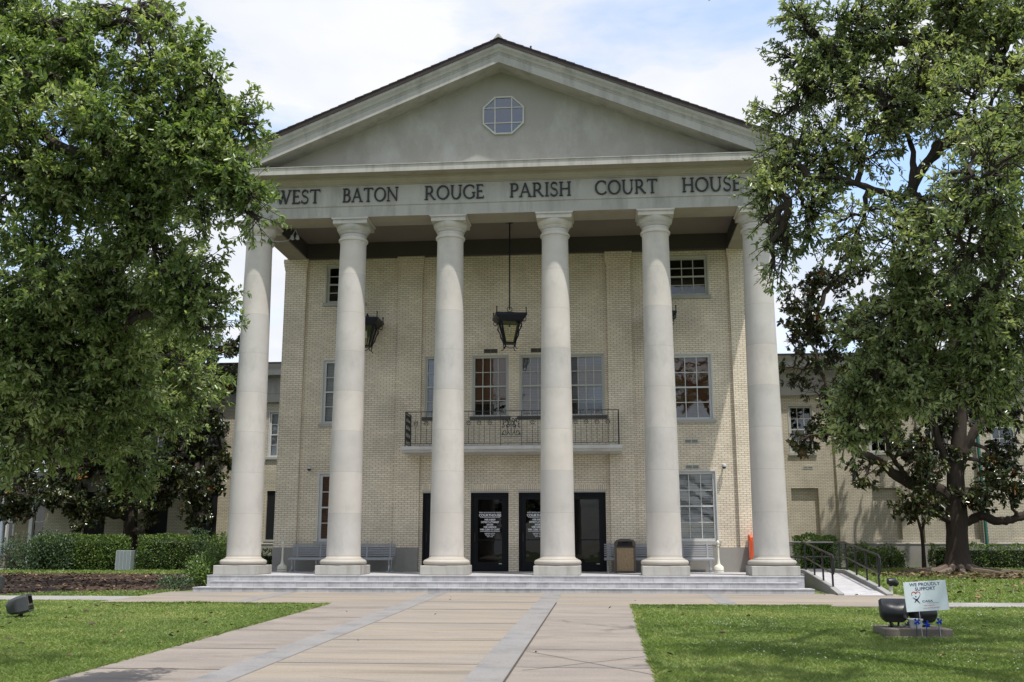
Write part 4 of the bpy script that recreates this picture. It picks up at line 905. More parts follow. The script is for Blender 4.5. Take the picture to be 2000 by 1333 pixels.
def leaf_arrays(pos, axis, nrm, length, ratio, tint, fold=.25):
    axis = unit(axis); side = unit(np.cross(axis, nrm)); up = np.cross(side, axis); n = len(pos); L = length[:, None]; Wd = L * ratio
    P = [pos, pos + axis * L * .32 + side * Wd * .5 + up * Wd * fold * .5, pos + axis * L * .70 + side * Wd * .42 + up * Wd * fold * .45 - up * L * .03, pos + axis * L - up * L * .10,
         pos + axis * L * .70 - side * Wd * .42 + up * Wd * fold * .45 - up * L * .03, pos + axis * L * .32 - side * Wd * .5 + up * Wd * fold * .5]
    V = np.stack(P, 1).reshape(-1, 3); b = np.arange(n)[:, None] * 6
    F = np.concatenate([b + np.array([[0, 1, 2, 3]]), b + np.array([[0, 3, 4, 5]])], 0); return V, F, np.repeat(tint, 6)
def curve(a, b, sag, k, wob):
    a, b = np.array(a, float), np.array(b, float); t = np.linspace(0, 1, k)[:, None]; p = a + (b - a) * t; p[:, 2] += (np.sin(math.pi * t[:, 0])) * sag
    w = rng.normal(0, wob, (k, 3)); w[0] = w[-1] = 0; return p + w
def smooth_path(pts, rr, k=5):                           # Catmull-Rom with a little crookedness
    P = [np.array(p, float) for p in pts]; P = [2 * P[0] - P[1]] + P + [2 * P[-1] - P[-2]]; o, r = [], []
    for i in range(1, len(P) - 2):
        a, b, c, d = P[i - 1:i + 3]; l = np.linalg.norm(c - b)
        for j in range(k):
            t = j / k; q = .5 * (2 * b + (c - a) * t + (2 * a - 5 * b + 4 * c - d) * t * t + (3 * b - 3 * c + d - a) * t ** 3)
            o.append(q + (rng.normal(0, .022 * l, 3) if j else 0)); r.append((rr[i - 1] * (1 - t) + rr[i] * t) * (1 + .08 * rng.normal()))
    return o + [P[-2]], r + [rr[-1]]
def make_tree(name, label, leafmat, barkmat, trunk, limbs, lobes, leaf, per_twig, twig_len, group=None, rosette=False, trunk_n=14, shape_tint=0., droop=.25, sub_r=.02, dens=1., cluster=False):
    """trunk: [(point, radius)...]; limbs: list of (points, radii); lobes: (centre, radii, sub branches, twigs each)"""
    T = thing(name, label, 'tree', tuple(trunk[0][0]), group); mb = MB(); mb.tube([p for p, r in trunk], [r for p, r in trunk], trunk_n)
    starts = [np.array(p, float) for p, r in trunk[len(trunk) // 2:]]
    for pts, rr in limbs:
        pts, rr = smooth_path(pts, rr); mb.tube(pts, rr, 9); pp = [np.array(p, float) for p in pts]
        for a, b in zip(pp, pp[1:]): starts += [a, (a + b) / 2, b]
    mb.build('trunk', MAT[barkmat], T, True); starts = np.array(starts)
    br = MB(); PV, AX, NR, LN, TI = [], [], [], [], []
    for c, r, nsub, ntw in lobes:
        ntw = int(ntw * dens)
        c, r = np.array(c, float), np.array(r if hasattr(r, '__len__') else (r, r, r), float)
        hub = starts[np.argmin(((starts - c) ** 2).sum(1))]
        q = curve(hub, c + np.array([0, 0, -.15 * r[2]]), .08 * np.linalg.norm(c - hub), 7, .035 * np.linalg.norm(c - hub)); r0 = min(.09, .02 + .012 * np.linalg.norm(c - hub)) * (sub_r / .02)
        br.tube(q, list(np.linspace(r0, r0 * .45, 7)), 5)
        for _ in range(nsub):
            d = unit(rng.normal(0, 1, 3)); rad = rng.random() ** .42; e = c + d * r * rad; s = q[rng.integers(3, 7)]
            p = curve(s, e, .06 * np.linalg.norm(e - s), 6, .05 * np.linalg.norm(e - s)); br.tube(p, list(np.linspace(sub_r * .7, sub_r * .22, 6)), 4, cap=False)
            lobe_t = rng.normal(0, .17)
            for _ in range(ntw):
                t = rng.random() ** .7 * 4.999; i = int(t); b0 = p[i] + (p[i + 1] - p[i]) * (t - i); tl = twig_len * (.55 + .8 * rng.random())
                dv = unit(unit(p[-1] - p[0]) * .55 + rng.normal(0, .55, 3) + unit(b0 - c + 1e-6) * .45 + np.array([0, 0, -droop])); b1 = b0 + dv * tl
                br.tube([b0, (b0 + b1) / 2 + rng.normal(0, .04 * tl, 3), b1], [sub_r * .24, sub_r * .18, sub_r * .11], 3, cap=False)
                n = max(3, int(per_twig * (.7 + .6 * rng.random())))
                if rosette: u = 1 - np.abs(rng.normal(0, .16, n))
                elif cluster: u = 1 - np.abs(rng.normal(0, .30, n))
                else: u = np.linspace(.12, 1, n)
                pos = b0 + (b1 - b0) * u[:, None]
                side = rng.normal(0, 1, (n, 3)); side -= (side @ dv)[:, None] * dv; side = unit(side)
                ax = unit(dv * (.35 if rosette else .55) + side * .85 + np.array([0, 0, -.12])); nr = unit(np.array([0, 0, 1.]) + rng.normal(0, .55, (n, 3)))
                PV.append(pos); AX.append(ax); NR.append(nr); LN.append(leaf[0] * (.55 + .75 * rng.random(n)) * (.8 + .45 * rng.random())); TI.append(np.clip(rng.random(n) * .75 + .13 + lobe_t + rng.normal(0, .12), 0, .95) if rng.random() > .02 else np.full(n, .99))
    V, F, t = leaf_arrays(np.concatenate(PV), np.concatenate(AX), np.concatenate(NR), np.concatenate(LN), leaf[1], np.concatenate(TI))
    np_mesh('crown', V, F, MAT[leafmat], T, t); br.build('branches', MAT[barkmat], T, True); return T
def lob(u, v, d, rpx, nsub, ntw, flat=1.):
    r = rpx * d / 2000; return (at(u, v, CAM[1] + d), (r, r * 1.25, r * flat), nsub, ntw)

# near oak left: trunk outside the frame, low limbs reaching in
tl = (-6.8, -21.6)
limL = [([(tl[0], tl[1], 1.6), at(-250, 420, 8.6 + CAM[1]), at(30, 262, 8.5 + CAM[1]), at(160, 300, 8.3 + CAM[1]), at(330, 300, 8.4 + CAM[1])], [.24, .11, .06, .04, .02]),
        ([(tl[0], tl[1], 2.6), at(-200, 120, 9 + CAM[1]), at(60, 90, 8.8 + CAM[1]), at(180, 60, 8.6 + CAM[1]), at(300, 10, 8.6 + CAM[1])], [.22, .10, .05, .035, .015]),
        ([(tl[0], tl[1], 1.0), at(-250, 700, 9.2 + CAM[1]), at(60, 640, 9 + CAM[1]), at(240, 640, 9 + CAM[1])], [.2, .09, .05, .02]),
        ([(tl[0], tl[1], 3.0), (-5.2, -20.4, 6.2), (-3.5, -19.6, 8.2), (-1.5, -19, 9.2)], [.26, .15, .09, .04])]
lobesL = [lob(40, 90, 9, 150, 16, 15), lob(-130, 250, 9, 190, 14, 14), lob(150, 150, 8.6, 105, 11, 13), lob(250, 10, 8.6, 70, 6, 10), lob(310, 40, 8.6, 34, 2, 7), lob(300, 130, 8.4, 55, 6, 10), lob(370, 110, 8.4, 34, 3, 8),
          lob(60, 330, 8.4, 170, 22, 16), lob(235, 250, 8.4, 110, 16, 15), lob(355, 205, 8.3, 66, 9, 12), lob(430, 190, 8.3, 32, 3, 8), lob(450, 245, 8.3, 24, 3, 7), lob(390, 310, 8.3, 62, 9, 12), lob(460, 310, 8.2, 28, 4, 8), lob(462, 365, 8.2, 20, 3, 6), lob(475, 345, 8.2, 22, 4, 6), lob(490, 390, 8.2, 16, 3, 5), lob(505, 430, 8.2, 9, 2, 4), lob(-10, 15, 9, 95, 9, 14), lob(110, 30, 8.8, 60, 6, 12), lob(20, 130, 8.6, 80, 9, 13), lob(470, 228, 8.3, 24, 4, 6), lob(500, 240, 8.3, 12, 2, 4), lob(410, 440, 8.3, 14, 2, 5), lob(425, 160, 8.3, 20, 3, 6), lob(445, 390, 8.2, 16, 2, 5), lob(400, 400, 8.3, 24, 2, 6),
          lob(270, 370, 8.6, 95, 14, 14), lob(100, 520, 9, 190, 28, 16), lob(300, 480, 8.7, 72, 11, 13), lob(370, 540, 8.6, 44, 7, 11), lob(415, 560, 8.6, 18, 3, 7), lob(395, 600, 8.6, 28, 5, 9), lob(410, 640, 8.6, 12, 2, 5), lob(240, 590, 9.2, 105, 15, 14), lob(60, 700, 9, 175, 26, 16), lob(-150, 560, 9, 200, 14, 13),
          lob(230, 730, 9.6, 105, 16, 15), lob(330, 690, 11, 70, 10, 15), lob(375, 770, 11.5, 52, 9, 14), lob(300, 830, 11, 75, 12, 14), lob(110, 840, 9.3, 90, 14, 13), lob(200, 830, 10, 80, 12, 13), lob(20, 830, 9.2, 100, 14, 13), lob(260, 900, 11, 40, 5, 11), lob(-120, 830, 9.5, 120, 8, 10),
          ((-3.2, -20.2, 7.4), (1.5, 1.5, .8), 8, 10), ((-2.9, -18.4, 9.0), (1.3, 1.2, .7), 8, 10), ((-5.5, -20.5, 7.8), (2, 2, 1.2), 8, 10)]
make_tree('oak_tree', 'bright green oak whose low leafy limbs reach in from the left edge', 'oak_l', 'bark', [((tl[0], tl[1], gz(tl[1]) - .1), .62), ((tl[0], tl[1], .1), .45), ((tl[0] + .1, tl[1], 1.6), .40), ((tl[0] + .2, tl[1] + .1, 3.2), .34), ((tl[0] + .6, tl[1] + .4, 5.2), .24), ((tl[0] + .7, tl[1] + .9, 7.8), .12)], limL, lobesL, (.056, .36), 15, .27, dens=2.7, cluster=True, group='near oaks framing the view')
# near oak right, thinner crown with dark limbs showing
tr = (10.2, -20.6); c_ = CAM[1]
limR = [([(tr[0], tr[1], 3.0), at(2150, 330, 10 + c_), at(1990, 165, 9.6 + c_), at(1900, 120, 9.4 + c_), at(1830, 85, 9.3 + c_), at(1745, 85, 9.2 + c_), at(1640, 120, 9.2 + c_)], [.26, .14, .085, .07, .055, .04, .015]),
        ([(tr[0], tr[1], 2.2), at(2200, 420, 9.6 + c_), at(1960, 255, 9.2 + c_), at(1850, 280, 9 + c_), at(1795, 340, 9 + c_), at(1770, 385, 9 + c_), at(1690, 365, 9 + c_), at(1600, 345, 9 + c_), at(1540, 390, 9 + c_)], [.24, .13, .06, .052, .046, .04, .03, .022, .01]),
        ([(tr[0], tr[1], 1.6), at(2200, 500, 9 + c_), at(2000, 470, 8.6 + c_), at(1950, 540, 8.6 + c_), at(1890, 600, 8.7 + c_), at(1810, 630, 8.8 + c_), at(1720, 690, 9 + c_)], [.22, .12, .075, .065, .05, .035, .015]),
        ([at(1770, 385, 9 + c_), at(1785, 330, 9 + c_), at(1765, 250, 9.1 + c_), at(1700, 170, 9.2 + c_)], [.035, .03, .02, .01]),
        ([(tr[0], tr[1], 3.4), (9.4, -18.6, 7.0), (8.0, -16.6, 9.0), (6.6, -15.0, 10.0)], [.28, .17, .10, .04])]
lobesR = [lob(1960, 110, 9, 70, 8, 12), lob(1890, 0, 9.2, 70, 7, 12), lob(2000, 20, 9.2, 80, 8, 12), lob(1850, 140, 9, 60, 7, 12), lob(1985, 300, 8.6, 70, 8, 11), lob(1830, 400, 8.6, 60, 6, 11), lob(1720, 210, 9, 55, 6, 11), lob(1960, 690, 8.8, 70, 8, 12),
          lob(1900, 40, 9.6, 125, 13, 13), lob(1745, 50, 9.2, 95, 10, 13), lob(1640, 50, 9.2, 62, 7, 11), lob(1575, 60, 9.2, 28, 3, 7), lob(1655, 160, 9.2, 85, 9, 12), lob(1570, 180, 9.2, 40, 5, 9), lob(1530, 225, 9.2, 30, 3, 8), lob(1795, 190, 9, 105, 10, 12), lob(1940, 210, 8.4, 120, 12, 12), lob(2120, 200, 9.5, 170, 12, 11),
          lob(1610, 290, 9.2, 62, 7, 10), lob(1540, 305, 9.2, 36, 4, 9), lob(1515, 370, 9.2, 30, 4, 8), lob(1575, 415, 9.2, 50, 5, 9), lob(1510, 445, 9.3, 22, 2, 6), lob(1535, 500, 9.3, 22, 2, 5), lob(1505, 525, 9.3, 14, 2, 3), lob(1503, 365, 9.3, 20, 3, 5), lob(1497, 430, 9.3, 16, 2, 4), lob(1500, 480, 9.3, 13, 2, 4), lob(1520, 290, 9.3, 20, 3, 5), lob(1545, 130, 9.3, 20, 3, 6), lob(1550, 30, 9.3, 20, 3, 6), lob(1690, 290, 9, 65, 4, 9), lob(1680, 430, 9, 66, 5, 9), lob(1765, 480, 8.6, 75, 6, 10),
          lob(1900, 330, 7.6, 105, 9, 10), lob(1880, 470, 8, 105, 9, 10), lob(1990, 420, 8.4, 120, 8, 11), lob(1790, 580, 8.8, 75, 8, 11), lob(1900, 640, 8.6, 100, 10, 11), lob(1990, 590, 8.8, 110, 7, 10), lob(1725, 660, 9, 62, 8, 12), lob(1700, 770, 9.2, 62, 10, 14), lob(1660, 850, 9.3, 28, 4, 9), lob(1790, 760, 9, 75, 9, 12), lob(1890, 780, 9.2, 70, 7, 10), lob(2100, 600, 9.5, 130, 8, 9),
          ((7.9, -17.4, 9.4), (1.9, 1.5, .8), 22, 34), ((10.4, -16.6, 9.7), (2.4, 2.0, 1.0), 26, 36), ((9.2, -14.2, 10.4), (2.0, 1.4, .8), 9, 18), ((12.6, -15.2, 9.8), (2.6, 2.0, 1.1), 24, 36), ((7.2, -19.6, 9.0), (1.8, 1.5, .8), 16, 26), ((13.8, -12.2, 9.8), (2, 1.6, 1.0), 14, 26), ((11.8, -18.5, 8.8), (2.2, 2.2, 1.3), 12, 10), ((6.2, -13.8, 10.4), (1.6, 1.6, .9), 5, 6)]
make_tree('oak_tree', 'olive green oak with dark limbs showing, reaching in from the right edge', 'oak_r', 'bark', [((tr[0], tr[1], gz(tr[1]) - .1), .7), ((tr[0], tr[1], .1), .5), ((tr[0] - .1, tr[1], 1.8), .44), ((tr[0] - .2, tr[1] + .1, 3.6), .36), ((tr[0] - .4, tr[1] + .6, 6.0), .25), ((tr[0] - .5, tr[1] + 1.2, 9.0), .12)], limR, lobesR, (.049, .36), 14, .25, dens=2.35, sub_r=.026, cluster=True, group='near oaks framing the view')

# magnolia right, trunk and limbs in view
def A3(u, v, Y): return tuple(at(u, v, Y))
ym = 12.5; ar = np.array
tb = A3(1872, 1112, ym)
trk = [((tb[0], ym, gz(ym) - .15), .78), ((tb[0], ym, gz(ym) + .18), .56), (A3(1870, 1075, ym), .43), (A3(1869, 1040, ym), .40), (A3(1868, 1010, ym), .43), (A3(1868, 975, ym), .36), (A3(1866, 930, ym), .33), (A3(1872, 870, ym), .30), (A3(1878, 780, ym), .22), (A3(1860, 650, ym), .14), (A3(1850, 540, ym), .07)]
limM = [([A3(1868, 985, ym), A3(1830, 955, ym), A3(1790, 950, ym - .2), A3(1750, 928, ym - .4), A3(1715, 900, ym - .6), A3(1672, 880, ym - .7), A3(1650, 850, ym - .8), A3(1625, 790, ym - .8), A3(1600, 720, ym - .5), A3(1575, 640, ym)], [.28, .24, .21, .19, .17, .15, .13, .11, .08, .04]),
        ([A3(1868, 1018, ym), A3(1845, 1012, ym - .2), A3(1825, 1000, ym - .5), A3(1805, 985, ym - .8)], [.2, .15, .10, .05]),
        ([A3(1868, 1015, ym), A3(1892, 1018, ym), A3(1915, 1008, ym - .2), A3(1950, 1018, ym - .4), A3(1985, 1012, ym - .5), A3(2030, 985, ym - .4), A3(2090, 940, ym)], [.26, .2, .17, .17, .16, .13, .09]),
        ([A3(1866, 935, ym), A3(1885, 880, ym - .2), A3(1910, 835, ym - .3), A3(1960, 790, ym - .2), A3(2010, 740, ym)], [.24, .2, .17, .12, .07]),
        ([A3(1866, 940, ym), A3(1845, 890, ym), A3(1830, 850, ym), A3(1800, 760, ym), A3(1740, 660, ym)], [.2, .17, .14, .10, .05]),
        ([A3(1780, 945, ym - .3), A3(1760, 915, ym - .6), A3(1740, 890, ym - 1), A3(1730, 850, ym - 1.3)], [.14, .11, .08, .03]),
        ([A3(1600, 720, ym - .5), A3(1560, 690, ym), A3(1535, 650, ym)], [.06, .045, .02]), ([A3(1650, 850, ym - .8), A3(1590, 850, ym - .8), A3(1560, 862, ym - .9)], [.07, .04, .02])]
def lm(u, v, r, n, k, dy=0.): return lob(u, v, 42.4 + dy, r, n, k)
lobM = [lm(1580, 590, 50, 8, 9), lm(1548, 660, 26, 4, 8), lm(1570, 720, 34, 4, 6), lm(1640, 640, 62, 10, 9), lm(1600, 530, 26, 4, 8), lm(1660, 520, 40, 6, 8), lm(1740, 560, 75, 14, 9), lm(1840, 560, 80, 14, 9), lm(1940, 580, 80, 12, 9), lm(1680, 720, 60, 8, 8), lm(1780, 690, 75, 12, 9, 1), lm(1880, 700, 75, 12, 9, 1), lm(1970, 700, 70, 9, 9), lm(2060, 640, 90, 8, 9),
        lm(1620, 830, 30, 4, 7), lm(1570, 860, 24, 3, 7), lm(1600, 770, 28, 3, 6), lm(1730, 820, 45, 6, 8), lm(1820, 810, 50, 8, 9), lm(1930, 800, 55, 8, 9), lm(1990, 840, 45, 6, 8), lm(1780, 880, 40, 7, 9, -1), lm(1820, 920, 36, 5, 8, -1), lm(1840, 860, 40, 6, 8), lm(1960, 900, 40, 6, 8), lm(1920, 960, 36, 6, 8, -1), lm(1970, 960, 32, 6, 8, -1), lm(1950, 925, 34, 4, 8), lm(1692, 925, 18, 3, 7, -1), lm(1765, 990, 20, 3, 7, -1), lm(1815, 985, 28, 6, 9, -1.5), lm(2050, 900, 60, 6, 8), lm(1850, 620, 60, 6, 8, 2.5), lm(1760, 620, 60, 6, 8, 2.5)]
make_tree('magnolia_tree', 'dark magnolia with a thick forked trunk on the right lawn', 'mag', 'bark_mag', trk, limM, lobM, (.185, .46), 12, .5, rosette=True, group='magnolias in front of the wings', droop=.1, sub_r=.05, dens=2.1)
q = MB()
for a in np.linspace(0, 2 * math.pi, 12)[:-1]:
    l = 1.1 + .8 * rng.random(); c, s = math.cos(a), math.sin(a); zz = gz(ym)
    q.tube([(tb[0] + c * .35, ym + s * .35, zz + .25), (tb[0] + c * .8, ym + s * .8, zz + .08), (tb[0] + c * l + rng.normal(0, .1), ym + s * l + rng.normal(0, .1), zz + .03), (tb[0] + c * l * 1.6, ym + s * l * 1.6 + rng.normal(0, .2), zz - .06)], [.16, .13, .10, .05], 7)
o = q.build('roots', MAT['root'], None, True); adopt(o, [t for t in bpy.data.objects if t.name.startswith('magnolia_tree')][0])
# magnolia left
yl = 17.3; tb2 = A3(257, 1045, yl)
trk2 = [((tb2[0], yl, gz(yl) - .1), .5), ((tb2[0], yl, .5), .30), (A3(257, 1000, yl), .26), (A3(260, 900, yl), .24), (A3(262, 800, yl), .17), (A3(270, 680, yl), .08)]
limM2 = [([A3(257, 1010, yl), A3(200, 1000, yl - .3), A3(120, 985, yl - .6), A3(20, 975, yl - 1), A3(-80, 960, yl - 1)], [.22, .2, .17, .14, .1]), ([A3(258, 950, yl), A3(310, 920, yl - .5), A3(380, 900, yl - .8), A3(430, 880, yl - .8)], [.15, .12, .08, .03]), ([A3(260, 880, yl), A3(320, 800, yl), A3(400, 720, yl), A3(440, 680, yl)], [.15, .1, .07, .03]), ([A3(258, 900, yl), A3(180, 820, yl), A3(100, 760, yl)], [.15, .1, .05])]
def ll(u, v, r, n, k, dy=0.): return lob(u, v, 46 + dy, r, n, k)
lobM2 = [ll(445, 670, 20, 4, 8), ll(400, 680, 40, 8, 9), ll(430, 745, 32, 6, 8), ll(360, 740, 60, 10, 9), ll(425, 830, 30, 5, 8), ll(430, 895, 22, 4, 8), ll(370, 850, 60, 12, 9), ll(395, 940, 45, 9, 9, -1), ll(330, 930, 50, 11, 9, -1), ll(375, 1000, 22, 4, 8, -1.5), ll(300, 980, 32, 7, 9, -1.5), ll(215, 980, 38, 9, 9, -1.5), ll(250, 900, 60, 12, 9), ll(160, 900, 70, 13, 9), ll(120, 980, 34, 9, 9, -1.5), ll(50, 960, 45, 10, 9, -1.5), ll(60, 880, 70, 12, 9), ll(-40, 930, 70, 9, 9), ll(260, 790, 75, 10, 9), ll(150, 780, 80, 10, 9), ll(40, 760, 80, 8, 9), ll(310, 660, 50, 6, 8), ll(200, 670, 60, 6, 8), ll(-60, 820, 80, 8, 8), ll(250, 880, 60, 9, 9, 2), ll(120, 930, 60, 9, 9, 1), ll(350, 890, 50, 8, 9, 1.5), ll(30, 1000, 26, 5, 8, -1), ll(170, 1005, 22, 4, 8, -1)]
make_tree('magnolia_tree', 'dark magnolia with a low spreading crown behind the mulch bed on the left', 'mag', 'bark_mag', trk2, limM2, lobM2, (.185, .46), 12, .5, rosette=True, group='magnolias in front of the wings', droop=.15, sub_r=.05, dens=2.6)

# mid distance oak, trunk outside the frame on the left, shading the mulch bed
to = (-20.5, 1.0)
def l3(u, v, r, n, k, dy=0.): return lob(u, v, 31 + dy, r, n, k)
make_tree('oak_tree', 'dark fine leaved oak filling the gap between the near oak and the left magnolia', 'oak_m', 'bark', [((to[0], to[1], gz(to[1]) - .1), .6), ((to[0], to[1], .3), .42), ((to[0], to[1], 2.2), .38), ((to[0] + .3, to[1], 5.0), .28), ((to[0] + .6, to[1], 8.5), .14)],
          [([(to[0], to[1], 2.4), at(-120, 860, 1.), at(40, 800, .5), at(180, 770, .4), at(320, 740, .3)], [.26, .2, .15, .1, .04]), ([(to[0], to[1], 3.4), at(-80, 700, 1.), at(100, 600, .8), at(260, 560, .6)], [.24, .17, .1, .04])],
          [l3(370, 720, 46, 12, 14), l3(345, 800, 50, 12, 14), l3(300, 690, 55, 11, 14), l3(270, 790, 60, 12, 14), l3(180, 720, 75, 13, 14), l3(80, 760, 80, 13, 14), l3(-20, 720, 85, 10, 13), l3(180, 600, 75, 10, 13), l3(60, 620, 80, 10, 13), l3(260, 560, 50, 6, 12), l3(150, 830, 60, 10, 13), l3(40, 860, 60, 10, 13), l3(-100, 820, 80, 9, 12), l3(250, 700, 60, 9, 13, 4), l3(120, 680, 80, 10, 13, 4), l3(150, 790, 70, 10, 13, -4), l3(0, 780, 80, 10, 13, -4), l3(100, 700, 70, 8, 12, -4.5), l3(-120, 640, 90, 8, 12), ((-12.2, -1.6, 8.6), (2.4, 2.2, 1.6), 14, 13), ((-15.2, -2.0, 9), (2.8, 2.4, 1.8), 14, 13), ((-18, 0, 9.4), (3.0, 2.6, 1.8), 14, 13), ((-12.6, 2, 9.2), (2.4, 2.4, 1.7), 14, 13), ((-16, 3.5, 9.6), (3, 2.6, 1.8), 14, 13), ((-21, 1, 9), (3, 3, 2), 14, 13), ((-20, 4.5, 9.6), (3, 2.6, 2), 12, 12), ((-24, -1, 8.6), (3, 3, 2), 10, 12)],
          (.10, .36), 11, .42, dens=1.9, sub_r=.035, cluster=True)

# hedges and shrubs ------------------------------------------------------------
def leafy(name, label, cat, boxes, n, size, mat, lump=.12, group=None, ratio=.5, core=True, stems=None):
    x0, y0 = np.mean([(b[0] + b[1]) / 2 for b in boxes]), np.mean([(b[2] + b[3]) / 2 for b in boxes]); T = thing(name, label, cat, (x0, y0, gz(y0)), group)
    PV, AX, NR = [], [], []; cm = MB(); vol = [((b[1] - b[0]) * (b[5] - b[4]) * 2 + (b[1] - b[0]) * (b[3] - b[2]) + (b[3] - b[2]) * (b[5] - b[4]) * 2) for b in boxes]
    for b, vv in zip(boxes, vol):
        k = int(n * vv / sum(vol)); c = ar([(b[0] + b[1]) / 2, (b[2] + b[3]) / 2, (b[4] + b[5]) / 2]); h = ar([(b[1] - b[0]) / 2, (b[3] - b[2]) / 2, (b[5] - b[4]) / 2])
        d = rng.normal(0, 1, (k, 3)) * h; pn = 5.0 if core else 2.4; s = (np.abs(d / h) ** pn).sum(1) ** (1 / pn); d = d / s[:, None]
        # spread along the long side
        d[:, 0] = np.where(rng.random(k) < .75, np.clip(rng.uniform(-1, 1, k), -.98, .98) * h[0], d[:, 0])
        o = unit(d / h / h * h.min()); ph = d[:, 0] * 2.3 + d[:, 2] * 3.1; wob = np.sin(ph) * np.cos(d[:, 0] * 5.1 - d[:, 1] * 3 + d[:, 2] * 2) * lump
        pos = c + d + o * (wob - np.abs(rng.normal(0, lump * .8, k)) + lump * .3)[:, None]; PV.append(pos); AX.append(o + rng.normal(0, .6, (k, 3)) + ar([0, 0, .35])); NR.append(o + rng.normal(0, .5, (k, 3)) + ar([0, 0, .5]))
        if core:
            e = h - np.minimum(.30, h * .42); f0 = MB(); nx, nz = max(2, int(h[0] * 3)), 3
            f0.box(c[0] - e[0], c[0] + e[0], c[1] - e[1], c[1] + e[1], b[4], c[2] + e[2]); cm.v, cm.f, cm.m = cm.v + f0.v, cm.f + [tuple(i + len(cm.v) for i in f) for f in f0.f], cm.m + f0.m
    PV, AX, NR = map(np.concatenate, (PV, AX, NR)); k = len(PV)
    V, F, t = leaf_arrays(PV, AX, NR, size * (.6 + .8 * rng.random(k)), ratio, np.clip(rng.random(k) * .9, 0, .95)); np_mesh('foliage', V, F, MAT[mat], T, t)
    if core: cm.build('branches', MAT['core'], T)  # solid near-black fill box; shade between the leaves put into its colour
    else:
        for b in boxes:
            for _ in range(5):
                x, y = rng.uniform(b[0], b[1]), rng.uniform(b[2], b[3]); cx, cy = (b[0] + b[1]) / 2, (b[2] + b[3]) / 2; cm.tube([(cx + (x - cx) * .2, cy + (y - cy) * .2, gz(cy) - .02), (x, y, b[4] + (b[5] - b[4]) * .7)], [.02, .006], 5)
        cm.build('branches', MAT['bark'], T)
    return T
zg = gz(13.4) - .02
leafy('hedge', 'long clipped green hedge left of the air conditioning unit', 'hedge', [(-21.5, -17.55, 12.6, 13.8, zg, 1.27), (-19.6, -17.5, 12.7, 13.8, zg, 1.2)], 19000, .07, 'hedge', group='clipped hedges before the wings', lump=.07)
leafy('hedge', 'clipped green hedge between the air conditioning unit and the leftmost column', 'hedge', [(-16.8, -13.95, 12.6, 13.8, zg, 1.26)], 11000, .07, 'hedge', group='clipped hedges before the wings', lump=.07)
leafy('hedge', 'long low hedge behind the magnolia trunk on the right', 'hedge', [(16.9, 26, 16.2, 17.1, gz(16), .86)], 15000, .07, 'hedge', group='clipped hedges before the wings', lump=.10)
leafy('hedge', 'bright yellow green clipped hedge behind the ramp rail', 'hedge', [(10.9, 12.65, 14.2, 15.6, gz(15), 1.22)], 7500, .07, 'hedge_br')
leafy('shrub', 'loose grey green shrub at the left end of the long hedge', 'shrub', [(-22.5, -20.7, 11.9, 13.2, zg, 1.1), (-21.4, -19.5, 12.2, 13.2, zg, 1.32)], 5200, .09, 'shrub', core=False, lump=.25)
leafy('shrub', 'small fresh green bush close behind the leftmost column', 'shrub', [(-13.6, -12.3, 12.4, 13.4, zg, 1.2)], 3200, .09, 'hedge', core=False, lump=.2)
leafy('shrub', 'thin dark bush between the clipped hedge and the leftmost column', 'shrub', [(-14.2, -13.5, 12.0, 12.8, zg, 1.5)], 1500, .08, 'shrub', core=False, lump=.2, ratio=.3)
leafy('shrub', 'dark bush growing against the left end of the porch steps', 'shrub', [(-9.6, -8.7, .2, 1.6, gz(1), .42), (-9.3, -8.65, 1.4, 2.4, gz(1), .75)], 4200, .07, 'hedge', core=False, lump=.16)
leafy('shrub', 'small low shrub at the corner of the mulch bed by the steps', 'shrub', [(-9.9, -9.0, -.9, -.1, gz(0), -.05)], 900, .06, 'shrub', core=False, lump=.12)
leafy('shrub', 'low dark hedge in the bay right of the left corner, seen past the leftmost column', 'shrub', [(-11.6, -9.0, 10.4, 11.2, gz(11), .62)], 3000, .07, 'hedge', lump=.1)
leafy('shrub', 'dark loose bush against the right wing, nearer the ramp', 'shrub', [(13.3, 14.8, 15.6, 16.8, gz(16), .82)], 2600, .085, 'hedge', core=False, lump=.2)
leafy('shrub', 'dark loose bush against the right wing, nearer the sapling', 'shrub', [(14.6, 15.8, 15.8, 16.8, gz(16), .72)], 2100, .085, 'hedge', core=False, lump=.2)
# sapling by the right wing
ys_ = 15.8
make_tree('sapling', 'thin forked sapling against the right wing beside the magnolia', 'hedge', 'bark_mag', [((16.38, ys_, gz(ys_) - .05), .10), ((16.40, ys_, .8), .075), ((16.38, ys_, 1.45), .07), ((16.22, ys_, 2.2), .045), ((16.0, ys_, 3.2), .02)], [([(16.38, ys_, 1.45), (16.55, ys_, 2.0), (16.6, ys_, 2.9), (16.7, ys_, 3.6)], [.06, .05, .035, .015])],
          [((16.0, ys_, 3.5), .45, 4, 5), ((16.7, ys_, 3.7), .45, 4, 5)], (.09, .4), 9, .3)

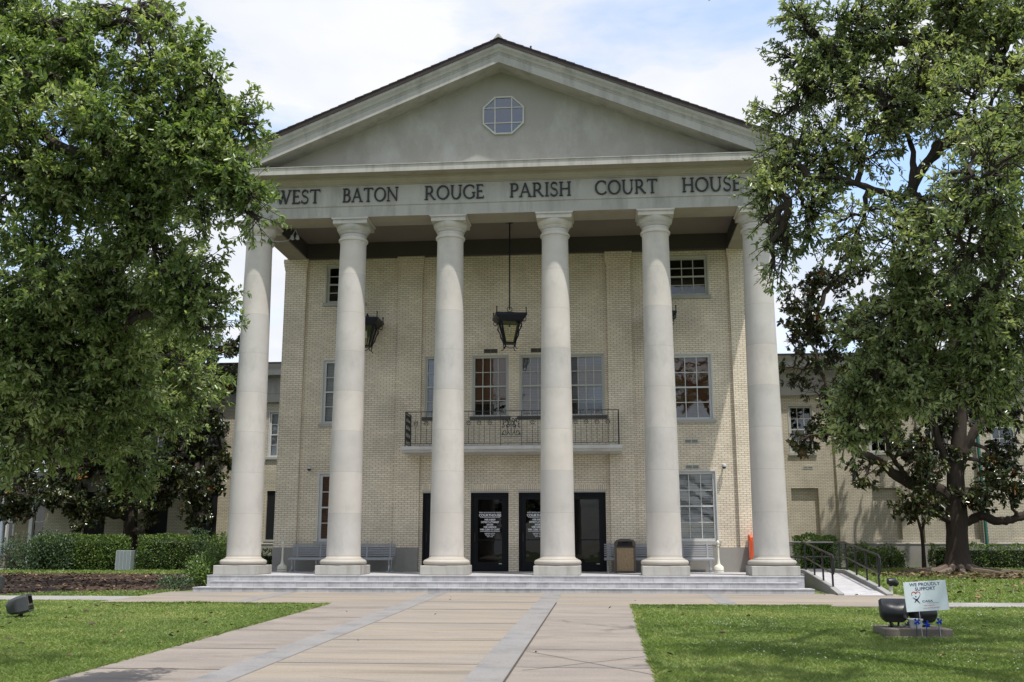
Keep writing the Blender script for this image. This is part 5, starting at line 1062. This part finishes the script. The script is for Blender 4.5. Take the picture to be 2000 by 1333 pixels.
# grass, clover, litter ---------------------------------------------------------
def inpoly(x, y, poly):
    r = np.zeros(len(x), bool); n = len(poly)
    for i in range(n):
        (x0, y0), (x1, y1) = poly[i], poly[(i + 1) % n]; c = ((y0 > y) != (y1 > y)) & (x < (x1 - x0) * (y - y0) / (y1 - y0 + 1e-12) + x0); r ^= c
    return r
def scatter(poly, n, power=0.):
    xs, ys = [p[0] for p in poly], [p[1] for p in poly]; X = rng.uniform(min(xs), max(xs), n); Y = rng.uniform(min(ys), max(ys), n); k = inpoly(X, Y, poly)
    if power: k &= rng.random(n) < np.clip((12.0 / (Y - CAM[1])) ** power, 0, 1)
    return X[k], Y[k]
def vnoise(X, Y, s, seed):
    r = np.random.default_rng(seed); o = 0
    for k in range(5): a, b, p = r.normal(0, 1, 3); o = o + np.sin(X * a * s * (1 + .5 * k) + Y * b * s * (1 + .5 * k) + p * 9) / (1 + .3 * k)
    return o / 3.
def grass(polys, n, h, w, seed, power=1.2):
    X, Y = map(np.concatenate, zip(*[scatter(p, n // len(polys), power) for p in polys])); k = len(X); d = (Y - CAM[1]) / 14.; a = rng.uniform(0, 2 * math.pi, k)
    hh = h * (.45 + .8 * rng.random(k)) * (1 + .3 * vnoise(X, Y, 1.1, seed)); ww = w * (.8 + .5 * rng.random(k)) * np.clip(d, .8, 3.2)
    B = np.stack([X, Y, gz(Y) - .004], 1); sx = np.stack([np.cos(a), np.sin(a), 0 * a], 1); ln = rng.normal(0, .6, (k, 2)) * hh[:, None]; tip = B + np.stack([ln[:, 0], ln[:, 1], hh], 1); mid = B + np.stack([ln[:, 0] * .3, ln[:, 1] * .3, hh * .6], 1)
    V = np.stack([B - sx * ww[:, None], B + sx * ww[:, None], mid + sx * ww[:, None] * .7, tip], 1).reshape(-1, 3); F = np.arange(k * 4).reshape(-1, 4)
    t = np.clip(.46 + .26 * vnoise(X, Y, .8, seed + 1) + .12 * vnoise(X, Y, 3.1, seed + 2) + rng.normal(0, .15, k), 0, .95); t = np.where(rng.random(k) < .035, .94, t)
    tag(np_mesh('grass', V, F, MAT['grass'], None, np.repeat(t, 4)), kind='stuff')
LL = [(PX0 - .01, -6.02), (PX0 - .01, -20), (-9, -20), (-13.5, -10), (-16, -5.02), (-9.1, -5.02), (-9.1, -6.02)]
LR = [(PX1 + .01, -6.02), (7.9, -6.02), (7.9, -6.27), (10.6, -6.27), (10.6, -5.92), (19, -5.92), (15.5, -12), (11, -20), (PX1 + .01, -20)]
grass([LL], 620000, .040, .0036, 3); grass([LR], 720000, .042, .0036, 5)
for x in (PX0, PX1): grass([[(x - .035, -6.1), (x + .035, -6.1), (x + .035, -20), (x - .035, -20)]], 9000, .065, .0042, 13, .6)
grass([[(-9, -6.05), (PX0, -6.05), (PX0, -5.97), (-9, -5.97)]], 4000, .055, .005, 15, .2); grass([[(PX1, -6.05), (7.9, -6.05), (7.9, -5.97), (PX1, -5.97)]], 4000, .055, .005, 17, .2)
FR = [(10.5, -4.55), (24, -4.55), (30, 16), (12, 16.5), (10.45, 4)]; FL = [(-30, 9.9), (-22, 10.2), (-13, 9.8), (-9, 6.2), (-9, 12.5), (-34, 12.5)]
grass([FR], 150000, .07, .008, 7, .4); grass([FL], 90000, .07, .008, 9, .4)
grass([[(-13, -3.45), (-9.2, -3.45), (-9.0, -1.2), (-12, -2.2)]], 9000, .07, .007, 11, .3)
X, Y = scatter([(4.2, -8), (13, -7), (12, -19), (4, -19)], 1500); k_ = vnoise(X, Y, 1.0, 21) > .12; X, Y = X[k_], Y[k_]
q = MB()
for x, y in zip(X, Y): r = .005 + .004 * rng.random(); z = gz(y) + .04 + .02 * rng.random(); q.lathe([(.002, z - r), (r, z - r * .3), (r * .8, z + r * .5), (.002, z + r)], (x, y), 5, cap=False)
tag(q.build('clover_flowers', MAT['clover']), kind='stuff')
def litter(poly, n, size, dz):
    X, Y = scatter(poly, n); k = len(X); P = np.stack([X, Y, gz(Y) + dz + .02 * rng.random(k)], 1); a = rng.uniform(0, 6.28, k)
    V, F, t = leaf_arrays(P, np.stack([np.cos(a), np.sin(a), rng.normal(0, .22, k)], 1), ar([0, 0, 1.]) + rng.normal(0, .35, (k, 3)), size * (.6 + .8 * rng.random(k)), .48, rng.random(k) ** 1.5, .5)
    tag(np_mesh('leaf_litter', V, F, MAT['litter'], None, t), kind='stuff')
litter([(-28, -2.8), (-9.5, -2.8), (-9.1, 5.5), (-13, 9.3), (-22, 9.6), (-28, 8)], 4200, .13, .012)
litter([(12.6, 8.8), (14.5, 6.9), (18, 6.3), (25, 7.8), (25, 11), (21, 12.8), (16, 13.2), (12.9, 11.4)], 6500, .17, .015)
litter([(-3.6, -6.5), (-3.6, -16), (-8.5, -16), (-12, -8), (-9, -6.2)], 80, .10, .035); litter([(3.7, -6.5), (12, -6.5), (11, -17), (3.7, -17)], 34, .10, .035); litter([(11, -4), (22, -4), (24, 6), (13, 6)], 260, .15, .05)
litter([(-3.4, -3), (6, -3), (3.5, -17), (-3.4, -17)], 16, .07, .026); litter([(8.6, -2.4), (9.6, -2.4), (9.0, -1.4), (8.6, -1.4)], 16, .08, .026)
